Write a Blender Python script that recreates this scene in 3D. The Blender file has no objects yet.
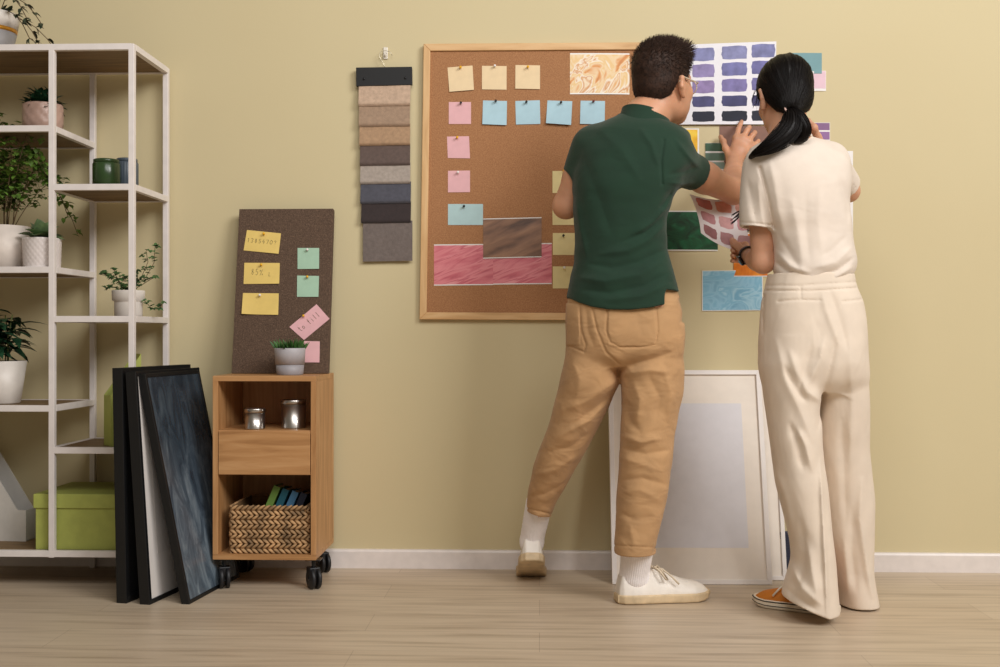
import bpy, math, random
import numpy as np
from mathutils import Vector, Matrix

# ------------------------------------------------------------------ camera, sky, lamps, exposure
SC = bpy.context.scene
COL = SC.collection
F, TH, DIST, CAMZ = 1130.0, math.radians(2.0), 3.94, 0.82      # focal length in pixels of the 1000x667 frame
FWD = np.array([-math.sin(TH), math.cos(TH), 0.0])
RGT = np.array([math.cos(TH), math.sin(TH), 0.0])
CAM = np.array([0.0, -DIST, CAMZ])

cd = bpy.data.cameras.new('camera')
cam = bpy.data.objects.new('camera', cd)
COL.objects.link(cam)
cam.location = CAM
cam.rotation_euler = (math.radians(90), 0, TH)
cd.sensor_width = 36.0
cd.lens = F / 1000.0 * 36.0
cd.clip_start = 0.05
SC.camera = cam

w = bpy.data.worlds.new('world')
SC.world = w
w.use_nodes = True
w.node_tree.nodes['Background'].inputs[0].default_value = (1.0, 0.87, 0.68, 1)
w.node_tree.nodes['Background'].inputs[1].default_value = 0.2

def area(name, loc, target, sx, sy, power, col):
    ld = bpy.data.lights.new(name, 'AREA')
    ld.shape = 'RECTANGLE'
    ld.size, ld.size_y, ld.energy, ld.color = sx, sy, power, col
    o = bpy.data.objects.new(name, ld)
    COL.objects.link(o)
    o.location = loc
    o.rotation_euler = (Vector(target) - Vector(loc)).to_track_quat('-Z', 'Y').to_euler()
    return o
area('daylight_window', (4.2, -4.7, 4.4), (0.2, 0.0, 1.1), 2.6, 2.6, 300, (1.0, 0.985, 0.972))
area('near_fill', (0.1, -3.2, 2.95), (0.0, 0.0, 1.5), 1.8, 1.3, 48, (1.0, 0.985, 0.972))  # added fill, stands for no real lamp; brightens the wall towards its top

SC.view_settings.view_transform = 'Standard'
SC.view_settings.look = 'None'
SC.view_settings.gamma = 1
SC.view_settings.use_curve_mapping = False
SC.view_settings.exposure = 0.07

# ------------------------------------------------------------------ pixel <-> place
def at(px, py, y):
    d = FWD + RGT * ((px - 500.0) / F) + np.array([0, 0, (333.5 - py) / F])
    return CAM + d * ((y + DIST) / d[1])
def floor_at(px, py):
    d = FWD + RGT * ((px - 500.0) / F) + np.array([0, 0, (333.5 - py) / F])
    return CAM + d * (-CAMZ / d[2])
def proj(P):
    q = P - CAM
    dep = q @ FWD
    return 500.0 + F * (q @ RGT) / dep, 333.5 - F * q[:, 2] / dep

# ------------------------------------------------------------------ materials
def lin(c):
    return tuple(((v / 255.0) / 12.92 if v / 255.0 <= 0.04045 else ((v / 255.0 + 0.055) / 1.055) ** 2.4) for v in c) + (1.0,)
MATS = {}
def new_mat(name):
    m = bpy.data.materials.new(name)
    m.use_nodes = True
    nt = m.node_tree
    return m, nt, nt.nodes['Principled BSDF']
def nd(nt, typ, **kw):
    n = nt.nodes.new(typ)
    for k, v in kw.items():
        setattr(n, k, v)
    return n
def ramp(nt, stops, mode='LINEAR'):
    r = nd(nt, 'ShaderNodeValToRGB')
    r.color_ramp.interpolation = mode
    e = r.color_ramp.elements
    while len(e) < len(stops):
        e.new(0.5)
    for k, (p, c) in enumerate(stops):
        e[k].position = p
        e[k].color = lin(c)
    return r
def mat(name, c, rough=0.6, var=0.06, scale=30.0, bump=0.0, bscale=200.0, stretch=(1, 1, 1), metal=0.0, sheen=0.0, sss=0.0, coat=0.0, coord='Object'):
    """plain procedural surface: base colour with a soft noise variation and optional bump"""
    if name in MATS:
        return MATS[name]
    m, nt, p = new_mat(name)
    L = nt.links.new
    tc = nd(nt, 'ShaderNodeTexCoord')
    mp = nd(nt, 'ShaderNodeMapping')
    mp.inputs['Scale'].default_value = stretch
    L(tc.outputs[coord], mp.inputs[0])
    n = nd(nt, 'ShaderNodeTexNoise')
    n.inputs['Scale'].default_value = scale
    n.inputs['Detail'].default_value = 4
    L(mp.outputs[0], n.inputs['Vector'])
    lo = tuple(max(0, v * (1 - var)) for v in c)
    hi = tuple(min(255, v * (1 + var)) for v in c)
    r = ramp(nt, [(0.3, lo), (0.7, hi)])
    L(n.outputs['Fac'], r.inputs[0])
    L(r.outputs[0], p.inputs['Base Color'])
    p.inputs['Roughness'].default_value = rough
    p.inputs['Metallic'].default_value = metal
    p.inputs['Sheen Weight'].default_value = sheen
    p.inputs['Coat Weight'].default_value = coat
    if sss:
        p.inputs['Subsurface Weight'].default_value = sss
        p.inputs['Subsurface Radius'].default_value = (0.012, 0.004, 0.002)
        p.inputs['Subsurface Scale'].default_value = 1.0
    if bump:
        n2 = nd(nt, 'ShaderNodeTexNoise')
        n2.inputs['Scale'].default_value = bscale
        n2.inputs['Detail'].default_value = 3
        L(mp.outputs[0], n2.inputs['Vector'])
        b = nd(nt, 'ShaderNodeBump')
        b.inputs['Strength'].default_value = bump
        b.inputs['Distance'].default_value = 0.002
        L(n2.outputs['Fac'], b.inputs['Height'])
        L(b.outputs[0], p.inputs['Normal'])
    MATS[name] = m
    return m
def wood(name, dark, mid, light, axis='X', rough=0.5, scale=6.0, stretch=14.0):
    if name in MATS:
        return MATS[name]
    m, nt, p = new_mat(name)
    L = nt.links.new
    tc = nd(nt, 'ShaderNodeTexCoord')
    mp = nd(nt, 'ShaderNodeMapping')
    s = [stretch] * 3
    s['XYZ'.index(axis)] = 1.0
    mp.inputs['Scale'].default_value = s
    L(tc.outputs['Object'], mp.inputs[0])
    n = nd(nt, 'ShaderNodeTexNoise')
    n.inputs['Scale'].default_value = scale
    n.inputs['Detail'].default_value = 7
    n.inputs['Distortion'].default_value = 0.6
    L(mp.outputs[0], n.inputs['Vector'])
    r = ramp(nt, [(0.3, dark), (0.5, mid), (0.72, light)])
    L(n.outputs['Fac'], r.inputs[0])
    L(r.outputs[0], p.inputs['Base Color'])
    p.inputs['Roughness'].default_value = rough
    b = nd(nt, 'ShaderNodeBump')
    b.inputs['Strength'].default_value = 0.15
    b.inputs['Distance'].default_value = 0.001
    L(n.outputs['Fac'], b.inputs['Height'])
    L(b.outputs[0], p.inputs['Normal'])
    MATS[name] = m
    return m
def picture(name, kind, scale, stops, stretch=(1, 1, 1), rot=0.0, dist=1.0, border=(0.0, 0.0), bump=0.0, rough=0.35, detail=5, bcol=(235, 232, 228)):
    """a printed picture on its own UVs with an unprinted border"""
    if name in MATS:
        return MATS[name]
    m, nt, p = new_mat(name)
    L = nt.links.new
    uv = nd(nt, 'ShaderNodeUVMap')
    mp = nd(nt, 'ShaderNodeMapping')
    mp.vector_type = 'TEXTURE'
    mp.inputs['Scale'].default_value = tuple(1 / q for q in stretch)
    mp.inputs['Rotation'].default_value = (0, 0, rot)
    L(uv.outputs[0], mp.inputs[0])
    if kind == 'wave':
        n = nd(nt, 'ShaderNodeTexWave')
        n.inputs['Scale'].default_value = scale
        n.inputs['Distortion'].default_value = dist
        n.inputs['Detail'].default_value = detail
        n.inputs['Detail Scale'].default_value = 1.2
        out = n.outputs['Fac']
    elif kind == 'voronoi':
        n = nd(nt, 'ShaderNodeTexVoronoi')
        n.inputs['Scale'].default_value = scale
        n.feature = 'SMOOTH_F1'
        out = n.outputs['Distance']
    else:
        n = nd(nt, 'ShaderNodeTexNoise')
        n.inputs['Scale'].default_value = scale
        n.inputs['Detail'].default_value = detail
        n.inputs['Distortion'].default_value = dist
        out = n.outputs['Fac']
    L(mp.outputs[0], n.inputs['Vector'])
    r = ramp(nt, stops)
    L(out, r.inputs[0])
    col = r.outputs[0]
    if border[0] or border[1]:
        sx = nd(nt, 'ShaderNodeSeparateXYZ')
        L(uv.outputs[0], sx.inputs[0])
        masks = []
        for k, bw in enumerate(border):
            if not bw:
                continue
            a = nd(nt, 'ShaderNodeMath', operation='SUBTRACT')
            L(sx.outputs[k], a.inputs[0]); a.inputs[1].default_value = 0.5
            b = nd(nt, 'ShaderNodeMath', operation='ABSOLUTE')
            L(a.outputs[0], b.inputs[0])
            c = nd(nt, 'ShaderNodeMath', operation='GREATER_THAN')
            L(b.outputs[0], c.inputs[0]); c.inputs[1].default_value = 0.5 - bw
            masks.append(c.outputs[0])
        mk = masks[0]
        if len(masks) > 1:
            mx = nd(nt, 'ShaderNodeMath', operation='MAXIMUM')
            L(masks[0], mx.inputs[0]); L(masks[1], mx.inputs[1])
            mk = mx.outputs[0]
        mix = nd(nt, 'ShaderNodeMix', data_type='RGBA')
        L(mk, mix.inputs[0]); L(col, mix.inputs[6])
        mix.inputs[7].default_value = lin(bcol)
        col = mix.outputs[2]
    L(col, p.inputs['Base Color'])
    p.inputs['Roughness'].default_value = rough
    if bump:
        b = nd(nt, 'ShaderNodeBump')
        b.inputs['Strength'].default_value = bump
        b.inputs['Distance'].default_value = 0.002
        L(out, b.inputs['Height'])
        L(b.outputs[0], p.inputs['Normal'])
    MATS[name] = m
    return m

# ------------------------------------------------------------------ mesh building
def unit(v):
    v = np.asarray(v, float)
    return v / (np.linalg.norm(v) + 1e-12)
class MB:
    def __init__(s):
        s.v, s.f, s.mi, s.sm, s.uv = [], [], [], [], {}
    def add(s, verts, faces, smooth=False, mi=0, uvs=None):
        o = len(s.v)
        s.v.extend([tuple(map(float, p)) for p in verts])
        for k, f in enumerate(faces):
            if uvs is not None:
                s.uv[len(s.f)] = [uvs[i] for i in f]
            s.f.append(tuple(i + o for i in f))
            s.mi.append(mi)
            s.sm.append(smooth)
        return s
    def obox(s, o, a, b, c, mi=0):
        o, a, b, c = (np.asarray(t, float) for t in (o, a, b, c))
        P = [o, o + a, o + a + b, o + b, o + c, o + a + c, o + a + b + c, o + b + c]
        fs = [(0, 3, 2, 1), (4, 5, 6, 7), (0, 1, 5, 4), (1, 2, 6, 5), (2, 3, 7, 6), (3, 0, 4, 7)]
        if np.dot(np.cross(a, b), c) < 0:
            fs = [tuple(reversed(f)) for f in fs]
        return s.add(P, fs, mi=mi)
    def box(s, lo, hi, mi=0):
        lo, hi = np.minimum(lo, hi), np.maximum(lo, hi)
        d = hi - lo
        return s.obox(lo, (d[0], 0, 0), (0, d[1], 0), (0, 0, d[2]), mi)
    def lathe(s, prof, c, n=32, mi=0, smooth=True, mod=None):
        """prof: list of (r, z); closed with caps where r > 0 at the ends"""
        V, Fc = [], []
        for r, z in prof:
            for k in range(n):
                a = 2 * math.pi * k / n
                rr = r * (mod(a, z) if mod else 1)
                V.append((c[0] + rr * math.cos(a), c[1] + rr * math.sin(a), c[2] + z))
        for j in range(len(prof) - 1):
            for k in range(n):
                k2 = (k + 1) % n
                Fc.append((j * n + k, j * n + k2, (j + 1) * n + k2, (j + 1) * n + k))
        if prof[0][0] > 1e-5:
            Fc.append(tuple(range(n - 1, -1, -1)))
        if prof[-1][0] > 1e-5:
            Fc.append(tuple((len(prof) - 1) * n + k for k in range(n)))
        return s.add(V, Fc, smooth, mi)
    def tube(s, pts, rad, n=8, mi=0, smooth=True, flat=1.0):
        pts = [np.asarray(p, float) for p in pts]
        if not hasattr(rad, '__len__'):
            rad = [rad] * len(pts)
        V, Fc = [], []
        t0 = unit(pts[1] - pts[0])
        ref = np.array([0, 0, 1.0]) if abs(t0[2]) < 0.9 else np.array([1.0, 0, 0])
        u = unit(np.cross(t0, ref))
        for i, p in enumerate(pts):
            t = unit(pts[min(i + 1, len(pts) - 1)] - pts[max(i - 1, 0)])
            u = unit(u - t * np.dot(u, t))
            v = np.cross(t, u)
            for k in range(n):
                a = 2 * math.pi * k / n
                V.append(p + rad[i] * (u * math.cos(a) + v * math.sin(a) * flat))
        for i in range(len(pts) - 1):
            for k in range(n):
                k2 = (k + 1) % n
                Fc.append((i * n + k, i * n + k2, (i + 1) * n + k2, (i + 1) * n + k))
        Fc.append(tuple(range(n - 1, -1, -1)))
        Fc.append(tuple((len(pts) - 1) * n + k for k in range(n)))
        return s.add(V, Fc, smooth, mi)
    def ball(s, c, r, n=12, mi=0):
        if not hasattr(r, '__len__'):
            r = (r, r, r)
        V, Fc = [], []
        m = n // 2
        for j in range(m + 1):
            t = math.pi * j / m
            for k in range(n):
                a = 2 * math.pi * k / n
                V.append((c[0] + r[0] * math.sin(t) * math.cos(a), c[1] + r[1] * math.sin(t) * math.sin(a), c[2] - r[2] * math.cos(t)))
        for j in range(m):
            for k in range(n):
                k2 = (k + 1) % n
                Fc.append((j * n + k, j * n + k2, (j + 1) * n + k2, (j + 1) * n + k))
        return s.add(V, Fc, True, mi)
    def surf(s, S, nu, nv, th=0.0006, mi=0, u0=0, u1=1, v0=0, v1=1, smooth=True, edge=None, off=0.0):
        """sheet S(u,v)->point, with thickness th behind it; edge(u,v) may bend the outline; off lifts it off the sheet"""
        V, UV = [], []
        for side in (0, 1):
            for j in range(nv + 1):
                for i in range(nu + 1):
                    a, b = i / nu, j / nv
                    if edge:
                        a, b = edge(a, b)
                    uu, vv = u0 + (u1 - u0) * a, v0 + (v1 - v0) * b
                    p = np.asarray(S(uu, vv), float)
                    e = 1e-3
                    nn = unit(np.cross(np.asarray(S(uu + e, vv)) - p, np.asarray(S(uu, vv + e)) - p))
                    V.append(p + nn * (off - (th if side else 0)))
                    UV.append((uu, vv))
        N = (nu + 1) * (nv + 1)
        Fc, Ed = [], []
        g = lambda i, j, k: k * N + j * (nu + 1) + i
        for j in range(nv):
            for i in range(nu):
                Fc.append((g(i, j, 0), g(i + 1, j, 0), g(i + 1, j + 1, 0), g(i, j + 1, 0)))
                Fc.append((g(i, j, 1), g(i, j + 1, 1), g(i + 1, j + 1, 1), g(i + 1, j, 1)))
        for i in range(nu):
            Ed.append((g(i, 0, 1), g(i + 1, 0, 1), g(i + 1, 0, 0), g(i, 0, 0)))
            Ed.append((g(i, nv, 0), g(i + 1, nv, 0), g(i + 1, nv, 1), g(i, nv, 1)))
        for j in range(nv):
            Ed.append((g(0, j, 0), g(0, j + 1, 0), g(0, j + 1, 1), g(0, j, 1)))
            Ed.append((g(nu, j, 1), g(nu, j + 1, 1), g(nu, j + 1, 0), g(nu, j, 0)))
        k0 = len(s.f)
        s.add(V, Fc + Ed, smooth, mi, UV)
        for k in range(k0 + len(Fc), len(s.f)):
            s.sm[k] = False
        s.hard = True
        return s
    def leaf(s, b, d, up, ln, wd, droop=0.25, mi=0, seg=3, cup=0.15):
        """a pointed leaf folded along its midrib"""
        d, up = unit(d), unit(up)
        r = unit(np.cross(d, up))
        up = np.cross(r, d)
        V = [np.asarray(b, float)]
        for i in range(1, seg):
            t = i / seg
            wdt = wd * 0.5 * math.sin(math.pi * t ** 0.8)
            c = np.asarray(b) + d * ln * t - up * droop * ln * t * t
            V += [c - r * wdt + up * cup * wdt * 2, c, c + r * wdt + up * cup * wdt * 2]
        V.append(np.asarray(b) + d * ln - up * droop * ln)
        Fc = [(0, 2, 1), (0, 3, 2)]
        for i in range(seg - 2):
            o = 1 + i * 3
            Fc += [(o, o + 1, o + 4, o + 3), (o + 1, o + 2, o + 5, o + 4)]
        o = 1 + (seg - 2) * 3
        e = len(V) - 1
        Fc += [(o, o + 1, e), (o + 1, o + 2, e)]
        return s.add(V, Fc, True, mi)

def wloc(o):
    L = np.zeros(3)
    while o is not None:
        L += np.array(o.location)
        o = o.parent
    return L
def tag(o, label=None, cat=None, group=None, kind=None):
    if label: o['label'] = label
    if cat: o['category'] = cat
    if group: o['group'] = group
    if kind: o['kind'] = kind
    return o
def thing(name, label, cat, loc, group=None):
    o = bpy.data.objects.new(name, None)
    COL.objects.link(o)
    o.location = tuple(map(float, loc))
    o.empty_display_size = 0.05
    return tag(o, label, cat, group)
def finish(name, me, mats, parent, org):
    if not isinstance(mats, (list, tuple)):
        mats = [mats]
    for m in mats:
        me.materials.append(m)
    o = bpy.data.objects.new(name, me)
    COL.objects.link(o)
    if parent is not None:
        o.parent = parent
    else:
        o.location = tuple(map(float, org))
    return o
def build(name, mb, mats, parent=None, bevel=0.0, org=None, seg=2):
    V = np.array(mb.v)
    if parent is not None:
        L = wloc(parent)
    elif org is not None:
        L = np.asarray(org, float)
    else:
        L = np.array([(V[:, 0].min() + V[:, 0].max()) / 2, (V[:, 1].min() + V[:, 1].max()) / 2, V[:, 2].min()])
    me = bpy.data.meshes.new(name)
    me.from_pydata((V - L).tolist(), [], mb.f)
    me.polygons.foreach_set('material_index', mb.mi)
    me.polygons.foreach_set('use_smooth', mb.sm)
    if mb.uv:
        uvl = me.uv_layers.new(name='UVMap')
        for p in me.polygons:
            c = mb.uv.get(p.index)
            if c:
                for li, q in zip(p.loop_indices, c):
                    uvl.data[li].uv = q
    if getattr(mb, 'hard', False):       # crisp edges where a sheet turns into its edge
        sharp = [False] * len(me.edges)
        me.update(calc_edges=True)
        ek = {tuple(sorted(e.vertices)): e.index for e in me.edges}
        flat = {}
        for p in me.polygons:
            for k in p.edge_keys:
                flat.setdefault(tuple(sorted(k)), []).append(p.use_smooth)
        at_ = me.attributes.new('sharp_edge', 'BOOLEAN', 'EDGE') if 'sharp_edge' not in me.attributes else me.attributes['sharp_edge']
        for k, v in flat.items():
            if not all(v):
                at_.data[ek[k]].value = True
    me.update()
    o = finish(name, me, mats, parent, L)
    if bevel:
        b = o.modifiers.new('bevel', 'BEVEL')
        b.width, b.segments, b.limit_method, b.angle_limit = bevel, seg, 'ANGLE', math.radians(40)
    return o

# ------------------------------------------------------------------ implicit surfaces for bodies, clothes and shoes
def smin(a, b, k):
    if k <= 0:
        return np.minimum(a, b)
    h = np.maximum(k - np.abs(a - b), 0) / k
    return np.minimum(a, b) - h * h * k * 0.25
def smax(a, b, k):
    return -smin(-a, -b, k)
def cap(a, b, ra, rb):
    a, b = np.asarray(a, float), np.asarray(b, float)
    ba = b - a
    bb = ba @ ba + 1e-12
    def f(P):
        t = np.clip((P - a) @ ba / bb, 0, 1)
        q = P - a - t[:, None] * ba
        return np.sqrt((q * q).sum(1)) - (ra + (rb - ra) * t)
    return f
def ell(c, r, R=None):
    c, r = np.asarray(c, float), np.asarray(r, float)
    def f(P):
        q = P - c
        if R is not None:
            q = q @ R
        k0 = np.sqrt(((q / r) ** 2).sum(1))
        k1 = np.sqrt(((q / (r * r)) ** 2).sum(1)) + 1e-9
        return k0 * (k0 - 1) / k1
    return f
def chain(pts, rad):
    return [cap(pts[i], pts[i + 1], rad[i], rad[i + 1]) for i in range(len(pts) - 1)]
def union(fs, k):
    def f(P):
        d = fs[0](P)
        for g in fs[1:]:
            d = smin(d, g(P), k)
        return d
    return f
def stack(rows, n=2.3, sh=0.0, sig=0.012):
    """rows of (py, x_left, x_right, y_depth, r_depth): elliptical sections along the height"""
    R = []
    for py, xl, xr, y, ry in rows:
        a, b = at(xl, py, y), at(xr, py, y)
        R.append(((a[2] + b[2]) / 2, (a[0] + b[0]) / 2, (a[1] + b[1]) / 2, (b[0] - a[0]) / 2, ry))
    R = np.array(sorted(R))
    zz = np.linspace(R[0, 0], R[-1, 0], 260)
    T = [np.interp(zz, R[:, 0], R[:, k]) for k in range(1, 5)]
    dz = zz[1] - zz[0]
    hw = max(1, int(3 * sig / dz))
    ker = np.exp(-0.5 * (np.arange(-hw, hw + 1) * dz / sig) ** 2)
    ker /= ker.sum()
    def smooth(t):
        e = np.concatenate([2 * t[0] - t[hw:0:-1], t, 2 * t[-1] - t[-2:-hw - 2:-1]])
        return np.convolve(e, ker, 'valid')
    T = [smooth(t) for t in T]
    def f(P):
        z = P[:, 2]
        cx, cy, rx, ry = (np.interp(z, zz, t) for t in T)
        dx = P[:, 0] - cx
        qx = np.abs(dx) / rx
        qy = np.abs(P[:, 1] - cy + sh * dx) / ry
        k0 = (qx ** n + qy ** n) ** (1 / n)
        d = (k0 - 1) * np.minimum(rx, ry)
        return np.maximum(d, np.maximum(z - zz[-1], zz[0] - z))
    return f
def folds(lst):
    """raised (+) or sunken (-) fold lines given as image polylines: (points, width_px, height_m); wide folds fade towards their ends"""
    def f(P):
        px, py = proj(P)
        s = np.zeros(len(P))
        for pts, wd, am in lst:
            best, at_ = np.full(len(P), 1e9), np.zeros(len(P))
            n = len(pts) - 1
            for k, ((x0, y0), (x1, y1)) in enumerate(zip(pts[:-1], pts[1:])):
                dx, dy = x1 - x0, y1 - y0
                t = np.clip(((px - x0) * dx + (py - y0) * dy) / (dx * dx + dy * dy + 1e-9), 0, 1)
                d = np.hypot(px - x0 - t * dx, py - y0 - t * dy)
                m = d < best
                best = np.where(m, d, best)
                at_ = np.where(m, (k + t) / n, at_)
            if wd > 1.7:
                fade = np.clip(np.minimum(at_, 1 - at_) * 4 + 0.25, 0, 1)
                q = best / (wd * (0.5 + 0.5 * fade))
                s += am * fade * (0.65 * np.exp(-q ** 2) + 0.35 * np.exp(-np.abs(q) * 1.8))
            else:
                s += am * np.exp(-(best / wd) ** 2)
        return s
    return f
def vnoise(P):
    i = np.floor(P).astype(np.int64)
    fr = P - i
    u = fr * fr * (3 - 2 * fr)
    def h(a):
        n = (a[:, 0] * 374761393 + a[:, 1] * 668265263 + a[:, 2] * 2147483647 + 12345) & 0xffffffff
        n = ((n ^ (n >> 13)) * 1274126177) & 0xffffffff
        return ((n ^ (n >> 16)) & 0xffff) / 65535.0
    r = 0
    for dx in (0, 1):
        for dy in (0, 1):
            for dz in (0, 1):
                wgt = (u[:, 0] if dx else 1 - u[:, 0]) * (u[:, 1] if dy else 1 - u[:, 1]) * (u[:, 2] if dz else 1 - u[:, 2])
                r = r + wgt * h(i + np.array([dx, dy, dz]))
    return r
def surface(f, lo, hi, h, relax=1):
    """naive surface nets over a narrow band"""
    lo, hi = np.asarray(lo, float), np.asarray(hi, float)
    C = 4
    nc = np.ceil((hi - lo) / (h * C)).astype(int) + 1
    def ev(P):
        out = np.empty(len(P))
        for k in range(0, len(P), 300000):
            out[k:k + 300000] = f(P[k:k + 300000])
        return out
    g = [lo[i] + (np.arange(nc[i]) + 0.5) * h * C for i in range(3)]
    P = np.stack(np.meshgrid(*g, indexing='ij'), -1).reshape(-1, 3)
    dc = ev(P).reshape(nc)
    N = nc * C + 1
    V = np.ones(N, np.float32)
    sg = np.where(dc < 0, -1, 1).astype(np.float32)
    V[:-1, :-1, :-1] = sg.repeat(C, 0).repeat(C, 1).repeat(C, 2)
    near = np.argwhere(np.abs(dc) < h * C * 1.9)
    mk = np.zeros(N, bool)
    for a in range(C + 1):
        for b in range(C + 1):
            for c in range(C + 1):
                mk[near[:, 0] * C + a, near[:, 1] * C + b, near[:, 2] * C + c] = True
    idx = np.argwhere(mk)
    V[mk] = ev(lo + idx * h)
    s = V < 0
    A = np.zeros(N - 1, np.int8)
    for a in (0, 1):
        for b in (0, 1):
            for c in (0, 1):
                A += s[a:N[0] - 1 + a, b:N[1] - 1 + b, c:N[2] - 1 + c]
    act = np.argwhere((A > 0) & (A < 8))
    if not len(act):
        raise RuntimeError('empty surface')
    M = N - 1
    flat = (act[:, 0] * M[1] + act[:, 1]) * M[2] + act[:, 2]
    co = np.array([(a, b, c) for a in (0, 1) for b in (0, 1) for c in (0, 1)])
    vals = np.stack([V[act[:, 0] + q[0], act[:, 1] + q[1], act[:, 2] + q[2]] for q in co], 1).astype(float)
    acc, cnt = np.zeros((len(act), 3)), np.zeros(len(act))
    for i in range(8):
        for j in range(i + 1, 8):
            if np.abs(co[i] - co[j]).sum() != 1:
                continue
            x = (vals[:, i] < 0) != (vals[:, j] < 0)
            t = np.where(x, vals[:, i] / (vals[:, i] - vals[:, j] + 1e-20), 0)
            acc += np.where(x[:, None], co[i] + t[:, None] * (co[j] - co[i]), 0)
            cnt += x
    vert = lo + (act + acc / cnt[:, None]) * h
    quads = []
    for ax in range(3):
        sl0, sl1 = [slice(None)] * 3, [slice(None)] * 3
        sl0[ax], sl1[ax] = slice(0, -1), slice(1, None)
        e = np.argwhere(s[tuple(sl0)] != s[tuple(sl1)])
        o1, o2 = (ax + 1) % 3, (ax + 2) % 3
        e = e[(e[:, o1] > 0) & (e[:, o2] > 0) & (e[:, o1] < M[o1]) & (e[:, o2] < M[o2])]
        inside = s[e[:, 0], e[:, 1], e[:, 2]]
        q = []
        for da, db in ((1, 1), (0, 1), (0, 0), (1, 0)):
            c = e.copy()
            c[:, o1] -= da
            c[:, o2] -= db
            q.append(np.searchsorted(flat, (c[:, 0] * M[1] + c[:, 1]) * M[2] + c[:, 2]))
        q = np.stack(q, 1)
        q[~inside] = q[~inside][:, ::-1]
        quads.append(q)
    Q = np.concatenate(quads)
    for _ in range(relax):
        a = np.concatenate([Q[:, 0], Q[:, 1], Q[:, 2], Q[:, 3]])
        b = np.concatenate([Q[:, 1], Q[:, 2], Q[:, 3], Q[:, 0]])
        n = np.bincount(a, minlength=len(vert)) + np.bincount(b, minlength=len(vert))
        sm = np.stack([np.bincount(a, vert[b, k], len(vert)) + np.bincount(b, vert[a, k], len(vert)) for k in range(3)], 1)
        vert = vert * 0.45 + 0.55 * sm / n[:, None]
    return vert, Q
def build_np(name, V, Q, mats, parent=None, org=None, mi=None):
    L = wloc(parent) if parent is not None else np.asarray(org, float)
    V = V - L
    me = bpy.data.meshes.new(name)
    me.vertices.add(len(V))
    me.vertices.foreach_set('co', V.astype(np.float32).ravel())
    me.loops.add(Q.size)
    me.loops.foreach_set('vertex_index', Q.astype(np.int32).ravel())
    me.polygons.add(len(Q))
    me.polygons.foreach_set('loop_start', np.arange(0, Q.size, 4, dtype=np.int32))
    me.polygons.foreach_set('use_smooth', np.ones(len(Q), bool))
    if mi is not None:
        me.polygons.foreach_set('material_index', mi.astype(np.int32))
    me.update(calc_edges=True)
    me.validate()
    return finish(name, me, mats, parent, L)
# ------------------------------------------------------------------ the setting
random.seed(7)
def wall_material():
    m, nt, p = new_mat('wall paint')
    L = nt.links.new
    tc = nd(nt, 'ShaderNodeTexCoord')
    n = nd(nt, 'ShaderNodeTexNoise'); n.inputs['Scale'].default_value = 1.3; n.inputs['Detail'].default_value = 3
    L(tc.outputs['Object'], n.inputs['Vector'])
    r = ramp(nt, [(0.3, (205, 190, 150)), (0.7, (208, 194, 155))])
    L(n.outputs['Fac'], r.inputs[0]); L(r.outputs[0], p.inputs['Base Color'])
    p.inputs['Roughness'].default_value = 0.75
    n2 = nd(nt, 'ShaderNodeTexNoise'); n2.inputs['Scale'].default_value = 220; n2.inputs['Detail'].default_value = 2
    L(tc.outputs['Object'], n2.inputs['Vector'])
    b = nd(nt, 'ShaderNodeBump'); b.inputs['Strength'].default_value = 0.18; b.inputs['Distance'].default_value = 0.001
    L(n2.outputs['Fac'], b.inputs['Height']); L(b.outputs[0], p.inputs['Normal'])
    return m
def floor_material():
    m, nt, p = new_mat('laminate floor')
    L = nt.links.new
    tc = nd(nt, 'ShaderNodeTexCoord')
    br = nd(nt, 'ShaderNodeTexBrick')
    br.offset = 0.37
    for k, v in (('Scale', 1.0), ('Mortar Size', 0.0012), ('Brick Width', 1.3), ('Row Height', 0.19), ('Bias', 0.0), ('Mortar Smooth', 0.3)):
        br.inputs[k].default_value = v
    br.inputs['Color1'].default_value = lin((196, 177, 153)); br.inputs['Color2'].default_value = lin((204, 186, 162))
    br.inputs['Mortar'].default_value = lin((176, 157, 135))
    L(tc.outputs['Object'], br.inputs['Vector'])
    mp = nd(nt, 'ShaderNodeMapping'); mp.inputs['Scale'].default_value = (1.0, 16, 1)
    L(tc.outputs['Object'], mp.inputs[0])
    n = nd(nt, 'ShaderNodeTexNoise'); n.inputs['Scale'].default_value = 2.6; n.inputs['Detail'].default_value = 8; n.inputs['Distortion'].default_value = 0.4
    L(mp.outputs[0], n.inputs['Vector'])
    r = ramp(nt, [(0.25, (186, 178, 170)), (0.5, (238, 236, 234)), (0.75, (255, 255, 255))])
    L(n.outputs['Fac'], r.inputs[0])
    mx = nd(nt, 'ShaderNodeMix', data_type='RGBA', blend_type='MULTIPLY')
    mx.inputs[0].default_value = 0.7
    L(br.outputs['Color'], mx.inputs[6]); L(r.outputs[0], mx.inputs[7])
    L(mx.outputs[2], p.inputs['Base Color'])
    p.inputs['Roughness'].default_value = 0.4
    b = nd(nt, 'ShaderNodeBump'); b.inputs['Strength'].default_value = 0.1; b.inputs['Distance'].default_value = 0.001
    L(n.outputs['Fac'], b.inputs['Height']); L(b.outputs[0], p.inputs['Normal'])
    return m
o = build('wall_back', MB().box((-3.6, 0, 0), (3.6, 0.12, 2.9)), wall_material()); tag(o, kind='structure')
o = build('floor', MB().box((-3.6, -5.6, -0.1), (3.6, 0.12, 0)), floor_material()); tag(o, kind='structure')
b = MB()
prof = [(0, 0), (-0.014, 0), (-0.014, 0.058), (-0.011, 0.064), (-0.004, 0.066), (0, 0.066)]
V = [(x, y, z) for x in (-3.6, 3.6) for y, z in prof]
n = len(prof)
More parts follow.
